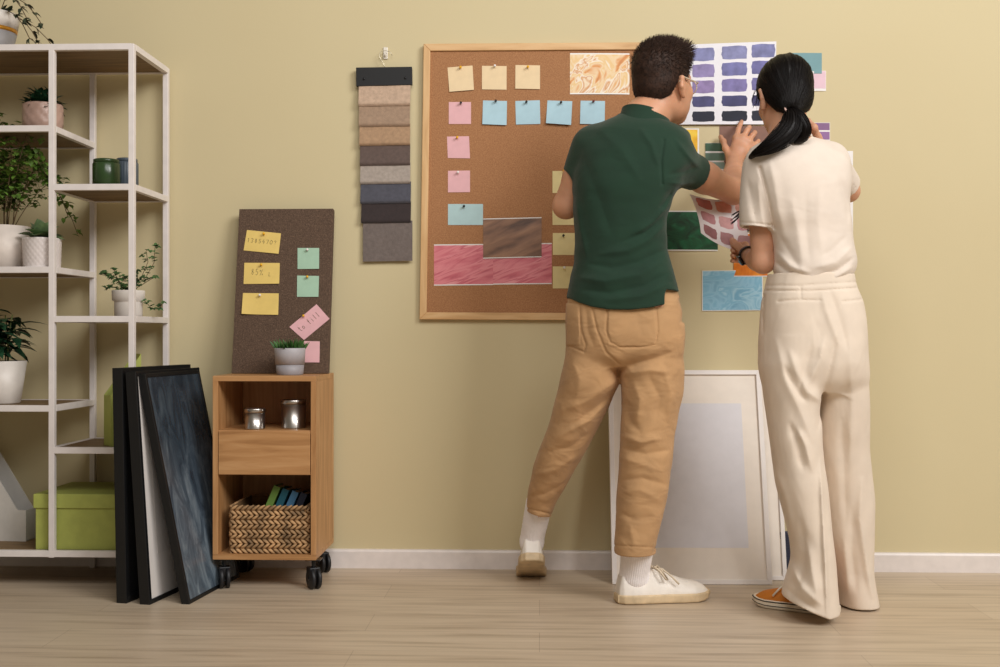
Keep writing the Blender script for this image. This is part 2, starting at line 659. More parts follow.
b.add(V, [(k, k + n, (k + 1) % n + n, (k + 1) % n) for k in range(n)] + [tuple(range(n)), tuple(range(2 * n - 1, n - 1, -1))])
WHITE = mat('white lacquer', (232, 226, 220), 0.45, 0.02)
o = build('baseboard_back', b, mat('skirting white', (226, 217, 212), 0.4, 0.02)); tag(o, kind='structure')

# ------------------------------------------------------------------ sheets: notes, prints, posters
def quad_surface(c, y, bulge=0.0, lift=0.0, curl=0.0):
    """c: TL, TR, BR, BL in pixels on the plane y (or a list of four y)"""
    ys = y if hasattr(y, '__len__') else [y] * 4
    TL, TR, BR, BL = (at(p[0], p[1], yy) for p, yy in zip(c, ys))
    nn = unit(np.cross(TR - TL, TL - BL))
    if nn[1] > 0:
        nn = -nn
    def S(u, v):
        p = (BL * (1 - u) + BR * u) * (1 - v) + (TL * (1 - u) + TR * u) * v
        return p + nn * (bulge * 4 * u * (1 - u) + lift * (1 - v) ** 2 + curl * (max(0, 0.5 - v) * 2) ** 2 * (u - 0.3))
    return S
def rect(x0, y0, x1, y1, r=0.0):
    return [(x0, y0), (x1, y0 + r), (x1, y1 + r), (x0, y1)]
def sheet(name, label, cat, group, c, y, m, bulge=0.0, lift=0.0, curl=0.0, n=10, th=0.0006):
    S = quad_surface(c, y, bulge, lift, curl)
    o = build(name, MB().surf(S, n, n, th), m)
    tag(o, label, cat, group)
    return o, S
def squash(k, seed=0, wob=0.03):
    """rounded, hand-painted outline on the unit square"""
    rnd = random.Random(seed)
    ph = [rnd.uniform(0, 6.3) for _ in range(4)]
    def e(a, b):
        x, y = a * 2 - 1, b * 2 - 1
        X = x * math.sqrt(max(0, 1 - k * y * y)); Y = y * math.sqrt(max(0, 1 - k * x * x))
        X += wob * abs(x) * math.sin(5 * y + ph[0]) + wob * 0.5 * x * math.sin(17 * y + ph[1])
        Y += wob * abs(y) * 1.5 * math.sin(4 * x + ph[2]) + wob * 0.5 * y * math.sin(15 * x + ph[3])
        return (X + 1) / 2, (Y + 1) / 2
    return e
CREAM = mat('cream note paper', (232, 207, 166), 0.7, 0.02)
PINK = mat('pink note paper', (226, 176, 180), 0.7, 0.02)
BLUE = mat('blue note paper', (172, 204, 216), 0.7, 0.02)
PALE_BLUE = mat('pale blue note paper', (176, 204, 206), 0.7, 0.02)
PALE_YELLOW = mat('pale yellow note paper', (226, 208, 150), 0.7, 0.02)
YELLOW = mat('yellow note paper', (226, 196, 112), 0.7, 0.02)
MINT = mat('mint note paper', (164, 196, 172), 0.7, 0.02)
INK = mat('pencil marks', (110, 100, 70), 0.8, 0.02)
PINCOL = {'yellow': mat('yellow plastic', (236, 176, 20), 0.35, 0.02), 'white': mat('white plastic', (236, 230, 226), 0.35, 0.02),
          'black': mat('black plastic', (22, 22, 26), 0.4, 0.05), 'red': mat('dark red plastic', (96, 26, 34), 0.35, 0.02)}
def pin(px, py, y, colour, where, group, lean=(0.15, 0.1)):
    p = at(px, py, y)
    d = unit((lean[0], -1, lean[1]))
    b = MB()
    b.tube([p - d * 0.001, p + d * 0.003, p + d * 0.0034, p + d * 0.008, p + d * 0.0095, p + d * 0.0125], [0.0008, 0.0012, 0.0038, 0.0030, 0.0042, 0.0040], 10)
    o = build('push_pin', b, PINCOL[colour], org=p)
    tag(o, colour + ' push pin ' + where, 'pin', group)

# cork board in its pine frame
def board_wood(name='pine frame wood'):
    return wood(name, (196, 152, 100), (214, 172, 120), (224, 186, 136), 'X', 0.55, 5, 10)
def cork(name, dark, mid, light, sc):
    m, nt, p = new_mat(name)
    L = nt.links.new
    tc = nd(nt, 'ShaderNodeTexCoord')
    n = nd(nt, 'ShaderNodeTexNoise'); n.inputs['Scale'].default_value = sc; n.inputs['Detail'].default_value = 6; n.inputs['Roughness'].default_value = 0.75
    L(tc.outputs['Object'], n.inputs['Vector'])
    r = ramp(nt, [(0.36, dark), (0.5, mid), (0.68, light)])
    L(n.outputs['Fac'], r.inputs[0]); L(r.outputs[0], p.inputs['Base Color'])
    p.inputs['Roughness'].default_value = 0.9
    b = nd(nt, 'ShaderNodeBump'); b.inputs['Strength'].default_value = 0.3; b.inputs['Distance'].default_value = 0.001
    L(n.outputs['Fac'], b.inputs['Height']); L(b.outputs[0], p.inputs['Normal'])
    return m
cb = [at(424, 45, -0.004), at(646, 43.5, -0.004), at(646, 320.5, -0.004), at(420, 319.5, -0.004)]
root = thing('cork_board', 'large brown cork board in a pine frame on the wall left of the man', 'board', (cb[2] + cb[3]) / 2)
def bil(c, u, v):
    return (c[3] * (1 - u) + c[2] * u) * (1 - v) + (c[0] * (1 - u) + c[1] * u) * v
fw_u, fw_v = 0.031, 0.026
outn = np.array([0, -1.0, 0])
def frame_bar(q, d):
    """mitred bar with outline q (4 points) and depth d towards the room"""
    V = [p for p in q] + [p + outn * d for p in q]
    return MB().add(V, [(3, 2, 1, 0), (4, 5, 6, 7), (0, 1, 5, 4), (1, 2, 6, 5), (2, 3, 7, 6), (3, 0, 4, 7)])
O = [(0, 1), (1, 1), (1, 0), (0, 0)]
I = [(fw_u, 1 - fw_v), (1 - fw_u, 1 - fw_v), (1 - fw_u, fw_v), (fw_u, fw_v)]
for k in range(4):
    k2 = (k + 1) % 4
    q = [bil(cb, *O[k]), bil(cb, *O[k2]), bil(cb, *I[k2]), bil(cb, *I[k])]
    wm = board_wood() if k % 2 == 0 else wood('pine upright wood', (196, 152, 100), (214, 172, 120), (224, 186, 136), 'Z', 0.55, 5, 10)
    build('frame_bar', frame_bar(q, 0.018), wm, root, 0.002)
q = [bil(cb, *p) for p in I]
build('cork_panel', frame_bar(q, 0.011), cork('cork', (144, 98, 64), (166, 117, 78), (184, 136, 94), 260), root)
YB = -0.0155
NG = 'notes pinned to the cork board'
PG = 'push pins on the cork board'
notes = [
 ('leftmost cream note in the top row of the cork board', [(447.5, 67.5), (472.5, 65.5), (474, 90), (449.5, 92)], CREAM, (460.3, 68), 'yellow', 0.004),
 ('middle cream note in the top row of the cork board', rect(482, 65.8, 506.6, 89.5, 0.3), CREAM, (494.5, 66.6), 'white', 0.002),
 ('rightmost cream note in the top row of the cork board', [(515.5, 65), (540, 65.4), (540, 89.3), (515.3, 88.8)], CREAM, (527.5, 67.6), 'yellow', 0.003),
 ('pink note left of the four blue notes on the cork board', rect(448.8, 102, 471, 124), PINK, (460.6, 103.5), 'black', 0.001),
 ('middle one of the three pink notes down the left of the cork board', [(447, 136.6), (469, 136.2), (470, 158.4), (447.8, 158)], PINK, (457, 138), 'yellow', 0.001),
 ('lowest of the three pink notes on the cork board, above the pale blue card', rect(448, 170.8, 470, 192.4, -0.3), PINK, (457.7, 172.8), 'white', 0.001),
 ('first blue note from the left in the row under the cream notes', [(483, 100.4), (507, 101), (506.6, 125.4), (482.4, 124.4)], BLUE, (495.4, 101.6), 'black', 0.006),
 ('second blue note from the left in the row under the cream notes', [(515.3, 101), (539.8, 100.2), (540.4, 124), (516, 124.6)], BLUE, (526, 102.6), 'black', 0.002),
 ('third blue note from the left, curling at its lower edge', [(547.5, 100.4), (572.3, 101.2), (571, 125.4), (546, 123.6)], BLUE, (560.6, 103), 'black', 0.010),
 ('fourth blue note, just left of the man in green', [(580.6, 100.6), (605, 101), (604.6, 124.6), (580, 124)], BLUE, (593, 102), 'red', 0.004),
 ('wide pale blue card on the cork board beside the brown sand print', rect(448, 204, 483, 225), PALE_BLUE, (463.7, 206.6), 'black', 0.001),
 ('topmost pale yellow note in the column half hidden by the man\'s left arm', rect(552.5, 171, 588, 193), PALE_YELLOW, (563.5, 171.4), 'yellow', 0.001),
 ('pale yellow note behind the man\'s left elbow', rect(552.5, 203, 588, 225), PALE_YELLOW, None, None, 0.001),
 ('pale yellow note with a black pin just below the man\'s elbow', rect(552.8, 233, 588, 255), PALE_YELLOW, (563, 236), 'black', 0.001),
 ('lowest pale yellow note on the cork board, with a white pin', rect(552.8, 266.4, 588, 288.4), PALE_YELLOW, (563.8, 268), 'white', 0.001)]
PINW = ['in the left cream note', 'in the middle cream note', 'in the right cream note', 'in the pink note beside the blue notes', 'in the second pink note', 'in the lowest pink note',
        'in the first blue note', 'in the second blue note', 'in the third blue note', 'in the fourth blue note', 'in the pale blue card', 'in the topmost pale yellow note', '', 'in the pale yellow note below the man\'s elbow', 'in the lowest pale yellow note']
for (lb, c, m, pn, pc, lift), pw in zip(notes, PINW):
    sheet('paper_note', lb, 'note', NG, c, YB, m, 0.0, lift)
    if pn:
        pin(pn[0], pn[1], YB - 0.001, pc, pw + ' on the cork board', PG)
MARBLE = picture('marble print', 'noise', 0.9, [(0.30, (168, 84, 24)), (0.38, (214, 138, 50)), (0.43, (232, 204, 160)), (0.47, (226, 186, 118)), (0.5, (238, 226, 206)), (0.53, (204, 136, 60)), (0.555, (236, 216, 184)), (0.6, (216, 152, 66)), (0.66, (230, 196, 140)), (0.74, (176, 92, 28))],
                 (2.2, 0.9, 1), -0.35, 1.6, (0, 0.03), detail=3)
sheet('photo_print', 'orange and cream marbled print at the top right of the cork board', 'print', 'prints on the cork board', rect(570, 53.2, 629.5, 94.2, 0.2), YB, MARBLE, 0.002)
def pink_print():
    m = picture('pink paint print', 'noise', 2.2, [(0.27, (150, 60, 74)), (0.38, (206, 108, 120)), (0.5, (226, 140, 146)), (0.56, (196, 96, 110)), (0.62, (228, 150, 154)), (0.72, (236, 172, 172)), (0.8, (196, 96, 108))],
                (0.5, 2.6, 1), 0.5, 0.7, (0, 0.025), 0.9, detail=7)
    return m
PP = pink_print()
sheet('photo_print', 'left pink paint-smear print low on the cork board', 'print', 'prints on the cork board', rect(434, 244.5, 493, 285.6, -0.6), YB, PP, 0.001)
sheet('photo_print', 'right pink paint-smear print low on the cork board, partly under the sand print', 'print', 'prints on the cork board', rect(493, 243.6, 551.8, 284.6, -0.6), YB, PP, 0.001)
SAND = picture('sand print', 'noise', 1.5, [(0.3, (78, 58, 50)), (0.45, (132, 98, 78)), (0.6, (158, 120, 94)), (0.75, (120, 90, 72))], (0.7, 2.6, 1), 0.55, 0.3, (0, 0.022), 0.4, detail=7)
sheet('photo_print', 'brown sand print overlapping the two pink prints on the cork board', 'print', 'prints on the cork board', rect(483.2, 218.6, 541.6, 258.6, -1.4), YB - 0.003, SAND, 0.001)

# ------------------------------------------------------------------ samples on the bare wall
YW = -0.0015
S = quad_surface([(657, 46), (776.4, 41.4), (775, 124.5), (660, 124.8)], YW - 0.002, 0.004, 0.003)
b = MB().surf(S, 24, 18, 0.0008, 0)
cols = [[(126, 128, 170), (130, 132, 172), (122, 124, 168)], [(138, 126, 170), (112, 112, 162), (108, 106, 158)], [(138, 120, 164), (122, 114, 164), (110, 106, 156)], [(72, 71, 112), (64, 64, 104), (62, 61, 100)], [(30, 32, 50), (24, 28, 44), (26, 29, 46)]]
cx = [(660.5, 685), (692, 714.5), (721.5, 747), (751.5, 775)]
cy = [(47.2, 60.4), (63.6, 76.8), (80, 92.8), (96.2, 107), (111.4, 121.8)]
pm = [mat('watercolour paper', (232, 230, 236), 0.75, 0.01)]
def uv_of(px, py, c):
    # bilinear coordinates good enough for a near-rectangular sheet
    (x0, y0), (x1, y1), (x2, y2), (x3, y3) = c
    v = 1 - (py - (y0 + y1) / 2) / ((y2 + y3) / 2 - (y0 + y1) / 2)
    xl, xr = x3 + (x0 - x3) * v, x2 + (x1 - x2) * v
    return (px - xl) / (xr - xl), v
pc = [(657, 46), (776.4, 41.4), (775, 124.5), (660, 124.8)]
for j in range(5):
    for i in range(4):
        c = cols[j][min(2, max(0, i - 1))]
        u0, v1 = uv_of(cx[i][0], cy[j][0] - (i - 1.5) * (0.9 if j < 3 else 0.3), pc)
        u1, v0 = uv_of(cx[i][1], cy[j][1] - (i - 1.5) * (0.9 if j < 3 else 0.3), pc)
        pm.append(mat('violet watercolour %d %d' % (j, i), c, 0.7, 0.13, 26))
        b.surf(S, 10, 8, 0.0002, len(pm) - 1, u0, u1, v0, v1, True, squash(0.13, j * 7 + i, 0.022), 0.0005)
o = build('watercolour_poster', b, pm)
tag(o, 'white sheet of violet to navy watercolour swatches taped up between the two heads', 'poster')

def card(name, lb, cat, c, m, y=YW, bulge=0.001, lift=0.001, grp='colour samples on the wall'):
    return sheet(name, lb, cat, grp, c, y, m, bulge, lift)
PAPER = mat('white card', (234, 230, 228), 0.65, 0.01)
def strip_card(name, lb, x0, y0, x1, y1, bands, y=YW):
    """paint-maker's card: white stock with painted bands (py0, py1, colour)"""
    c = rect(x0, y0, x1, y1)
    S = quad_surface(c, y, 0.001)
    b = MB().surf(S, 4, 6, 0.0006)
    ms = [PAPER]
    for bx0, bx1, p0, p1, cc in bands:
        u0, v1 = uv_of(bx0, p0, c); u1, v0 = uv_of(bx1, p1, c)
        ms.append(mat('paint %d %d %d' % cc, cc, 0.5, 0.02))
        b.surf(S, 2, 2, 0.0002, len(ms) - 1, u0, u1, v0, v1, True, None, 0.0004)
    o = build(name, b, ms)
    tag(o, lb, 'colour card', 'colour samples on the wall')
strip_card('colour_card', 'pink paint card peeking out below the teal one right of the woman\'s head', 805, 70.8, 826, 91, [(805.3, 825.6, 71.2, 88.5, (222, 188, 200))])
strip_card('colour_card', 'teal paint card above the woman\'s head on the right', 788, 53, 821.8, 73.6, [(788, 821.8, 53, 71.2, (108, 150, 156)), (814, 821.8, 71.2, 73.6, (108, 150, 156))], YW - 0.0015)
strip_card('colour_card', 'purple striped paint card behind the woman\'s right shoulder', 800, 122.6, 830, 158, [(800, 829.6, 123, 130.2, (128, 90, 132)), (800, 829.6, 131.8, 139.6, (140, 98, 150)), (800, 829.6, 141.2, 149, (158, 120, 166))])
card('paper_sheet', 'white sheet of paper on the wall showing past the woman\'s right side', 'paper', rect(826, 151, 853, 234), PAPER)
card('colour_card', 'plain brown sample behind the man\'s raised hand', 'colour card', rect(719.5, 126, 772, 166), mat('brown sample', (128, 92, 78), 0.6, 0.04))
strip_card('colour_card', 'green striped paint card left of the man\'s raised wrist', 705.4, 143, 724.6, 186, [(705.4, 724.6, 143.2, 151.2, (44, 84, 56)), (705.4, 724.6, 153, 160.6, (88, 116, 98)), (705.4, 724.6, 162.2, 169, (134, 156, 146)), (705.4, 724.6, 170.6, 177, (164, 182, 172))], YW - 0.001)
YEL = picture('yellow silk print', 'noise', 2.0, [(0.3, (200, 128, 6)), (0.45, (238, 184, 22)), (0.6, (250, 212, 66)), (0.75, (216, 150, 10))], (0.8, 2.0, 1), -0.6, 0.8, (0.03, 0.03), 0.5)
card('photo_print', 'yellow silk print just right of the man\'s shoulder', 'print', rect(652, 128.4, 699, 170), YEL)
GRN = picture('green silk print', 'noise', 2.2, [(0.3, (8, 38, 24)), (0.5, (18, 78, 48)), (0.7, (28, 104, 66))], (1, 1, 1), 0, 2.5, (0, 0.03), 0.3)
card('photo_print', 'dark green print half hidden by the man\'s right side', 'print', rect(655, 210.6, 717.8, 250.8, 0.2), GRN)
ORG = picture('orange print', 'noise', 2.5, [(0.3, (196, 96, 18)), (0.6, (224, 132, 36)), (0.8, (236, 160, 60))], (1, 1, 1), 0, 1.5, (0, 0.02))
card('photo_print', 'orange print showing behind the woman\'s left wrist', 'print', rect(733.6, 233, 767.4, 276.6), ORG)
BLU = picture('pale blue print', 'noise', 2.2, [(0.3, (112, 168, 200)), (0.42, (150, 198, 222)), (0.5, (128, 184, 212)), (0.58, (166, 208, 228)), (0.7, (120, 176, 206))], (1, 1.3, 1), 0.6, 1.2, (0.012, 0.016), 0.3, detail=2)
card('photo_print', 'light blue crumpled-fabric print below the woman\'s left hand', 'print', rect(702, 270.6, 762.8, 311, -0.6), BLU)

# ------------------------------------------------------------------ fabric sample hanger
hk = at(385.5, 54, -0.004)
root = thing('wall_hook', 'small clear white adhesive hook on the wall above the fabric samples', 'hook', hk)
CLEAR = mat('milky plastic', (226, 218, 204), 0.3, 0.02)
b = MB().box(hk + (-0.008, -0.001, -0.018), hk + (0.008, 0.004, 0.024))
build('base_plate', b, CLEAR, root, 0.002)
b = MB().tube([hk + (0, -0.002, -0.004), hk + (0, -0.010, -0.010), hk + (0, -0.017, -0.008), hk + (0, -0.019, 0.0)], 0.003, 10)
build('hook_prong', b, CLEAR, root)
y0 = -0.012
tl, tr, br_, bl = at(356.6, 68.4, y0), at(412.3, 67.6, y0), at(412.6, 85.6, y0), at(356.8, 87, y0)
root = thing('fabric_sample_hanger', 'hanging fan of beige, grey and black upholstery fabric samples left of the cork board', 'fabric samples', (bl + br_) / 2)
b = MB()
V = [tl, tr, br_, bl] + [p + outn * 0.014 for p in (tl, tr, br_, bl)]
b.add(V, [(3, 2, 1, 0), (4, 5, 6, 7), (0, 1, 5, 4), (1, 2, 6, 5), (2, 3, 7, 6), (3, 0, 4, 7)])
clampb = build('clamp_bar', b, mat('black board', (10, 10, 13), 0.6, 0.1), root, 0.001)
for px in (364, 405.5):
    c = at(px, 79 if px < 380 else 78, y0 - 0.014)
    build('rivet', MB().tube([c + (0, 0.001, 0), c - (0, 0.003, 0)], 0.004, 12), PINCOL['black'], clampb)
pts = [at(x, y, -0.019) for x, y in ((384.5, 68), (384.3, 65), (382, 61), (379.6, 57), (379.4, 53.5), (382, 51), (386, 50.6), (390, 52), (392.2, 55.6))]
build('wire_hook', MB().tube(pts, 0.0013, 8), mat('pale brass wire', (214, 204, 178), 0.35, 0.03, metal=0.6), root)
sw = [(358.8, 410.4, 84, 106.5, (192, 165, 142), 'beige'), (359.2, 410, 104, 127, (160, 134, 112), 'taupe'), (359.6, 410.2, 124, 146, (170, 138, 108), 'tan'),
      (360.2, 410.2, 144, 166, (96, 80, 74), 'dark brown'), (360.4, 410.4, 163, 184.4, (164, 152, 142), 'light grey'), (360.6, 411, 182, 204, (78, 78, 88), 'slate blue-grey'),
      (361.4, 411, 202, 223.4, (52, 42, 42), 'near-black'), (363, 412.4, 221, 261.6, (112, 101, 96), 'longest, mid grey')]
for k, (xl, xr, yt, yb, c, nm) in enumerate(sw):
    yy = -0.014 - 0.0012 * (7 - k)
    A, B, Cc, Dd = at(xl, yt, yy), at(xr, yt - 0.5, yy), at(xr, yb - 0.8, yy), at(xl, yb, yy)
    def S(u, v, A=A, B=B, Cc=Cc, Dd=Dd, k=k):
        p = (Dd * (1 - u) + Cc * u) * (1 - v) + (A * (1 - u) + B * u) * v
        bul = 0.011 * (1 - v) ** 1.5 * (1 if k < 7 else 0.15) - (0.010 * max(0, 1 - v / 0.12) ** 2 if k < 7 else 0)
        return p + outn * (bul + 0.0006 * math.sin(9 * u + k))
    o = build('fabric_swatch', MB().surf(S, 12, 16, 0.0016), mat('fabric ' + nm, c, 0.95, 0.06, 90, 0.5, 500, sheen=0.3), root)
    o['label'] = nm + ' fabric swatch'
    if nm == 'beige':
        pass
# ------------------------------------------------------------------ shelving unit
YF, YR = -0.36, -0.03
MET = mat('white powder-coated steel', (228, 220, 216), 0.4, 0.02)
SHELFWOOD = wood('shelf board wood', (96, 74, 48), (120, 94, 62), (140, 112, 76), 'X', 0.6, 4, 12)
xs = [at(-62, 300, YF)[0], at(52.5, 300, YF)[0], at(132.2, 300, YF)[0]]
zt = lambda py: at(92, py, YF)[2]
PW = 0.0094
root = thing('shelving_unit', 'white metal open shelving unit with brown boards and plants at the left wall', 'shelf', ((xs[0] + xs[2]) / 2, (YF + YR) / 2, 0))
top = zt(44.5)
bot = zt(557.5)
for x in xs:
    build('post', MB().box((x - PW, YF - PW, bot), (x + PW, YF + PW, top)), MET, root, 0.0015)
    build('post', MB().box((x - PW, YR - PW, 0), (x + PW, YR + PW, top)), MET, root, 0.0015)
def shelf(x0, x1, py):
    """rim of square tube with a board let into it; py = image row of the upper front edge"""
    z1 = zt(py)
    z0 = z1 - 0.020
    b = MB()
    b.box((x0, YF - 0.0095, z0), (x1, YF + 0.0095, z1)); b.box((x0, YR - 0.0095, z0), (x1, YR + 0.0095, z1))
    for x in (x0, x1):
        b.box((x - 0.0095, YF + 0.0095, z0), (x + 0.0095, YR - 0.0095, z1))
    s = build('shelf_rim', b, MET, root, 0.001)
    build('shelf_board', MB().box((x0 + 0.0095, YF + 0.0095, z0 + 0.003), (x1 - 0.0095, YR - 0.0095, z1 - 0.002)), SHELFWOOD, s)
    return z1 - 0.002
ZT = shelf(xs[0], xs[2], 44.2)
ZL = [shelf(xs[0], xs[1], p) for p in (125.4, 266.6, 405.4)]
ZR = [shelf(xs[1], xs[2], p) for p in (184.2, 316, 447.2)]
ZB = shelf(xs[0], xs[2], 550.6)

# ------------------------------------------------------------------ potted plants
SOIL = mat('potting soil', (44, 32, 24), 0.95, 0.25, 60, 0.6, 120)
LEAF_D = mat('dark green leaf', (30, 62, 40), 0.4, 0.25, 40)
LEAF_M = mat('mid green leaf', (58, 96, 42), 0.5, 0.25, 40)
LEAF_L = mat('light green leaf', (88, 118, 44), 0.55, 0.25, 40)
LEAF_G = mat('grey green leaf', (112, 138, 96), 0.5, 0.2, 40)
LEAF_I = mat('ivy leaf', (66, 94, 54), 0.5, 0.35, 60)
STEM = mat('green stem', (84, 92, 44), 0.6, 0.15)
TWIG = mat('brown stem', (92, 72, 46), 0.7, 0.15)
def plant(name, label, px, y, z, prof, potmats, soil_z, soil_r, group='potted plants on the white shelving unit', mod=None, bands=None, n=48):
    p = at(px, 300, y)
    c = np.array([p[0], y, z])
    root = thing(name, label, 'plant', c, group)
    pots = [MB()]
    if bands:
        b = pots[0]
        for mi, pr in enumerate(bands):
            b.lathe(pr, c, n, mi)
    else:
        pots[0].lathe(prof, c, n, 0, True, mod)
    build('pot', pots[0], potmats, root)
    build('soil', MB().lathe([(soil_r, soil_z - 0.006), (soil_r, soil_z), (soil_r * 0.5, soil_z + 0.004), (0.0, soil_z + 0.005)], c, 24), SOIL, root)
    return root, c
def grow(root, stems, leaves, stem_mat, leaf_mat):
    if stems.v:
        build('stem', stems, stem_mat, root)
    build('foliage', leaves, leaf_mat, root)
rnd = random.Random(3)
def rdir(zmin=-0.2, zmax=1.0):
    a, z = rnd.uniform(0, 6.283), rnd.uniform(zmin, zmax)
    r = math.sqrt(max(0, 1 - z * z))
    return np.array([r * math.cos(a), r * math.sin(a), z])
pxm = 1130 / 3.75          # pixels per metre inside the shelf
def potprof(h, rt, rb, wall=0.004, lip=0.0):
    return [(rb * 0.9, 0), (rb, 0.004), (rt, h - lip), (rt + (0.002 if lip else 0), h - lip), (rt + (0.002 if lip else 0), h), (rt - wall, h), (rt - wall, h - 0.02), (0, h - 0.02)]
CER = mat('white ceramic', (222, 214, 206), 0.45, 0.02)
# top of the unit: tricolour pot with a trailing plant
h = 0.135
root, c = plant('trailing_plant', 'dark trailing plant in a white, gold and grey pot on top of the shelving unit', -10, -0.24, ZT, None, [mat('grey glaze', (150, 146, 146), 0.5, 0.03), mat('gold glaze', (204, 142, 46), 0.3, 0.05, metal=0.5), CER], h - 0.02, 0.082,
                bands=[[(0.062, 0), (0.068, 0.004), (0.083, 0.072)], [(0.0835, 0.072), (0.0855, 0.085)], [(0.0855, 0.085), (0.092, h - 0.012), (0.089, h), (0.083, h), (0.083, h - 0.022), (0, h - 0.022)]])
st, lf = MB(), MB()
for k in range(9):
    a = rnd.uniform(-0.9, 0.9) if k < 5 else rnd.uniform(0, 6.28)
    pts = [c + (0.03 * math.cos(a), 0.03 * math.sin(a), h - 0.02)]
    ln = 0.16 + 0.07 * rnd.random() if k < 5 else 0.12
    up = -0.01 if k < 3 else 0.03
    for i in range(1, 7):
        t = i / 6
        pts.append(c + (math.cos(a) * (0.03 + ln * t), math.sin(a) * (0.03 + ln * t), max(0.012, h + 0.03 * math.sin(3 * t) + up - 0.16 * t * t * (1 if k < 3 else 0.5))))
    st.tube(pts, 0.0015, 5)
    for i in range(1, 7):
        for s in (-1, 1, 0.3):
            d = unit(pts[i] - pts[i - 1]) + rdir() * 0.7 + np.array([0, 0, 0.2])
            lf.leaf(pts[i], d, (0, 0.1, 1), 0.022 + 0.01 * rnd.random(), 0.015, 0.3)
grow(root, st, lf, TWIG, mat('dusky leaf', (48, 58, 40), 0.5, 0.3, 40))
# left bay, upper board: faceted pink-beige pot
h = 0.095
facet = lambda a, z: 1 + 0.035 * abs(math.sin(6 * a + (math.pi / 2 if int(z / 0.019) % 2 else 0)))
h = 0.102
pr = [(0.046, 0)] + [(0.050 + 0.013 * math.sin(min(1, i / 10 * 1.25) * math.pi / 2), 0.0035 + (h - 0.007) * i / 20) for i in range(21)] + [(0.060, h), (0.056, h), (0.056, h - 0.02), (0, h - 0.02)]
root, c = plant('bushy_plant', 'dark bushy plant in a faceted dusty-pink pot on the upper left board', 43, -0.2, ZL[0], pr, mat('dusty pink glaze', (184, 152, 138), 0.35, 0.04), h - 0.018, 0.054, mod=facet, n=72)
lf, st = MB(), MB()
for k in range(190):
    d = rdir(-0.1, 1)
    b0 = c + (0, 0, h - 0.012) + d * np.array([0.052, 0.052, 0.05]) * rnd.random() ** 0.5
    lf.leaf(b0, d + rdir() * 0.8, (0, 0, 1), 0.026 + 0.012 * rnd.random(), 0.020, 0.4)
for k in range(6):
    d = rdir(0.5, 1)
    st.tube([c + (0, 0, h - 0.02), c + (0, 0, h - 0.02) + d * 0.05], 0.0015, 5)
grow(root, st, lf, STEM, LEAF_D)
# left bay, second board: tall fern-like plant in a grey-white pot
h = 0.142
root, c = plant('maidenhair_fern', 'tall airy light green fern in a large off-white pot on the second left board', 3, -0.25, ZL[1], potprof(h, 0.085, 0.078), mat('off-white ribbed ceramic', (216, 204, 194), 0.55, 0.03), h - 0.012, 0.08,
                mod=lambda a, z: 1 + 0.008 * math.sin(40 * a))
lf, st = MB(), MB()
for k in range(20):
    a = rnd.uniform(0, 6.28)
    ht = rnd.uniform(0.14, 0.36)
    sp = rnd.uniform(0.02, 0.13)
    b0 = c + (0.03 * math.cos(a), 0.03 * math.sin(a), h - 0.012)
    tip = c + (sp * math.cos(a) * (1.3 if math.cos(a) > 0 else 1), 0.7 * sp * math.sin(a), h + ht * (1 - sp * 1.6))
    mid = (b0 + tip) / 2 + (0, 0, 0.05)
    pts = [b0 * (1 - t) ** 2 + 2 * mid * t * (1 - t) + tip * t * t for t in np.linspace(0, 1, 7)]
    st.tube(pts, 0.0014, 5)
    for i in range(2, 7):
        for q in range(4):
            d = rdir(-0.4, 0.8)
            e = pts[i] + d * rnd.uniform(0.02, 0.05)
            st.tube([pts[i], e], 0.0006, 4)
            for s in range(4):
                lf.leaf(e + rdir() * 0.014, rdir(-0.5, 0.5), (0, 0, 1), 0.016 + 0.008 * rnd.random(), 0.017, 0.3)
for k in range(5):          # fronds arching down to the right
    e0 = c + (0.05, rnd.uniform(-0.05, 0.02), h + 0.24)
    tip = c + (0.13 + 0.024 * k, -0.02 + 0.02 * k, h + 0.20 - 0.055 * k)
    mid = (e0 + tip) / 2 + (0.03, 0, 0.06)
    pts = [e0 * (1 - t) ** 2 + 2 * mid * t * (1 - t) + tip * t * t for t in np.linspace(0, 1, 9)]
    st.tube([c + (0.01, 0, h - 0.012)] + pts, 0.0012, 5)
    for i in range(1, 9):
        for s in range(4):
            lf.leaf(pts[i] + rdir() * 0.018, rdir(-0.9, 0.1), (0, 0, 1), 0.018 + 0.009 * rnd.random(), 0.018, 0.3)
grow(root, st, lf, TWIG, LEAF_L)
# succulent in a quilted white pot
h = 0.098
quilt = lambda a, z: 1 + 0.025 * (abs(math.sin(11 * a + z * 150)) * abs(math.sin(11 * a - z * 150)))
pr = [(0.052, 0), (0.057, 0.003)] + [(0.057 + 0.003 * i / 26, 0.003 + (h - 0.005) * i / 26) for i in range(27)] + [(0.059, h), (0.055, h), (0.055, h - 0.02), (0, h - 0.02)]
root, c = plant('succulent', 'grey-green succulent in a quilted white pot on the second left board', 42, -0.30, ZL[1], pr, mat('quilted white ceramic', (216, 206, 202), 0.4, 0.02), h - 0.012, 0.053, mod=quilt, n=132)
lf = MB()
for k in range(16):
    a = k * 2.4
    el = 0.25 + 0.06 * k
    d = np.array([math.cos(a) * math.cos(el), math.sin(a) * math.cos(el), math.sin(el)])
    lf.leaf(c + (0, 0, h - 0.008) + d * 0.01, d, (0, 0, 1), 0.058 + 0.014 * rnd.random(), 0.052, -0.05 if k > 7 else 0.25, seg=7, cup=0.22)
grow(root, MB(), lf, STEM, LEAF_G)
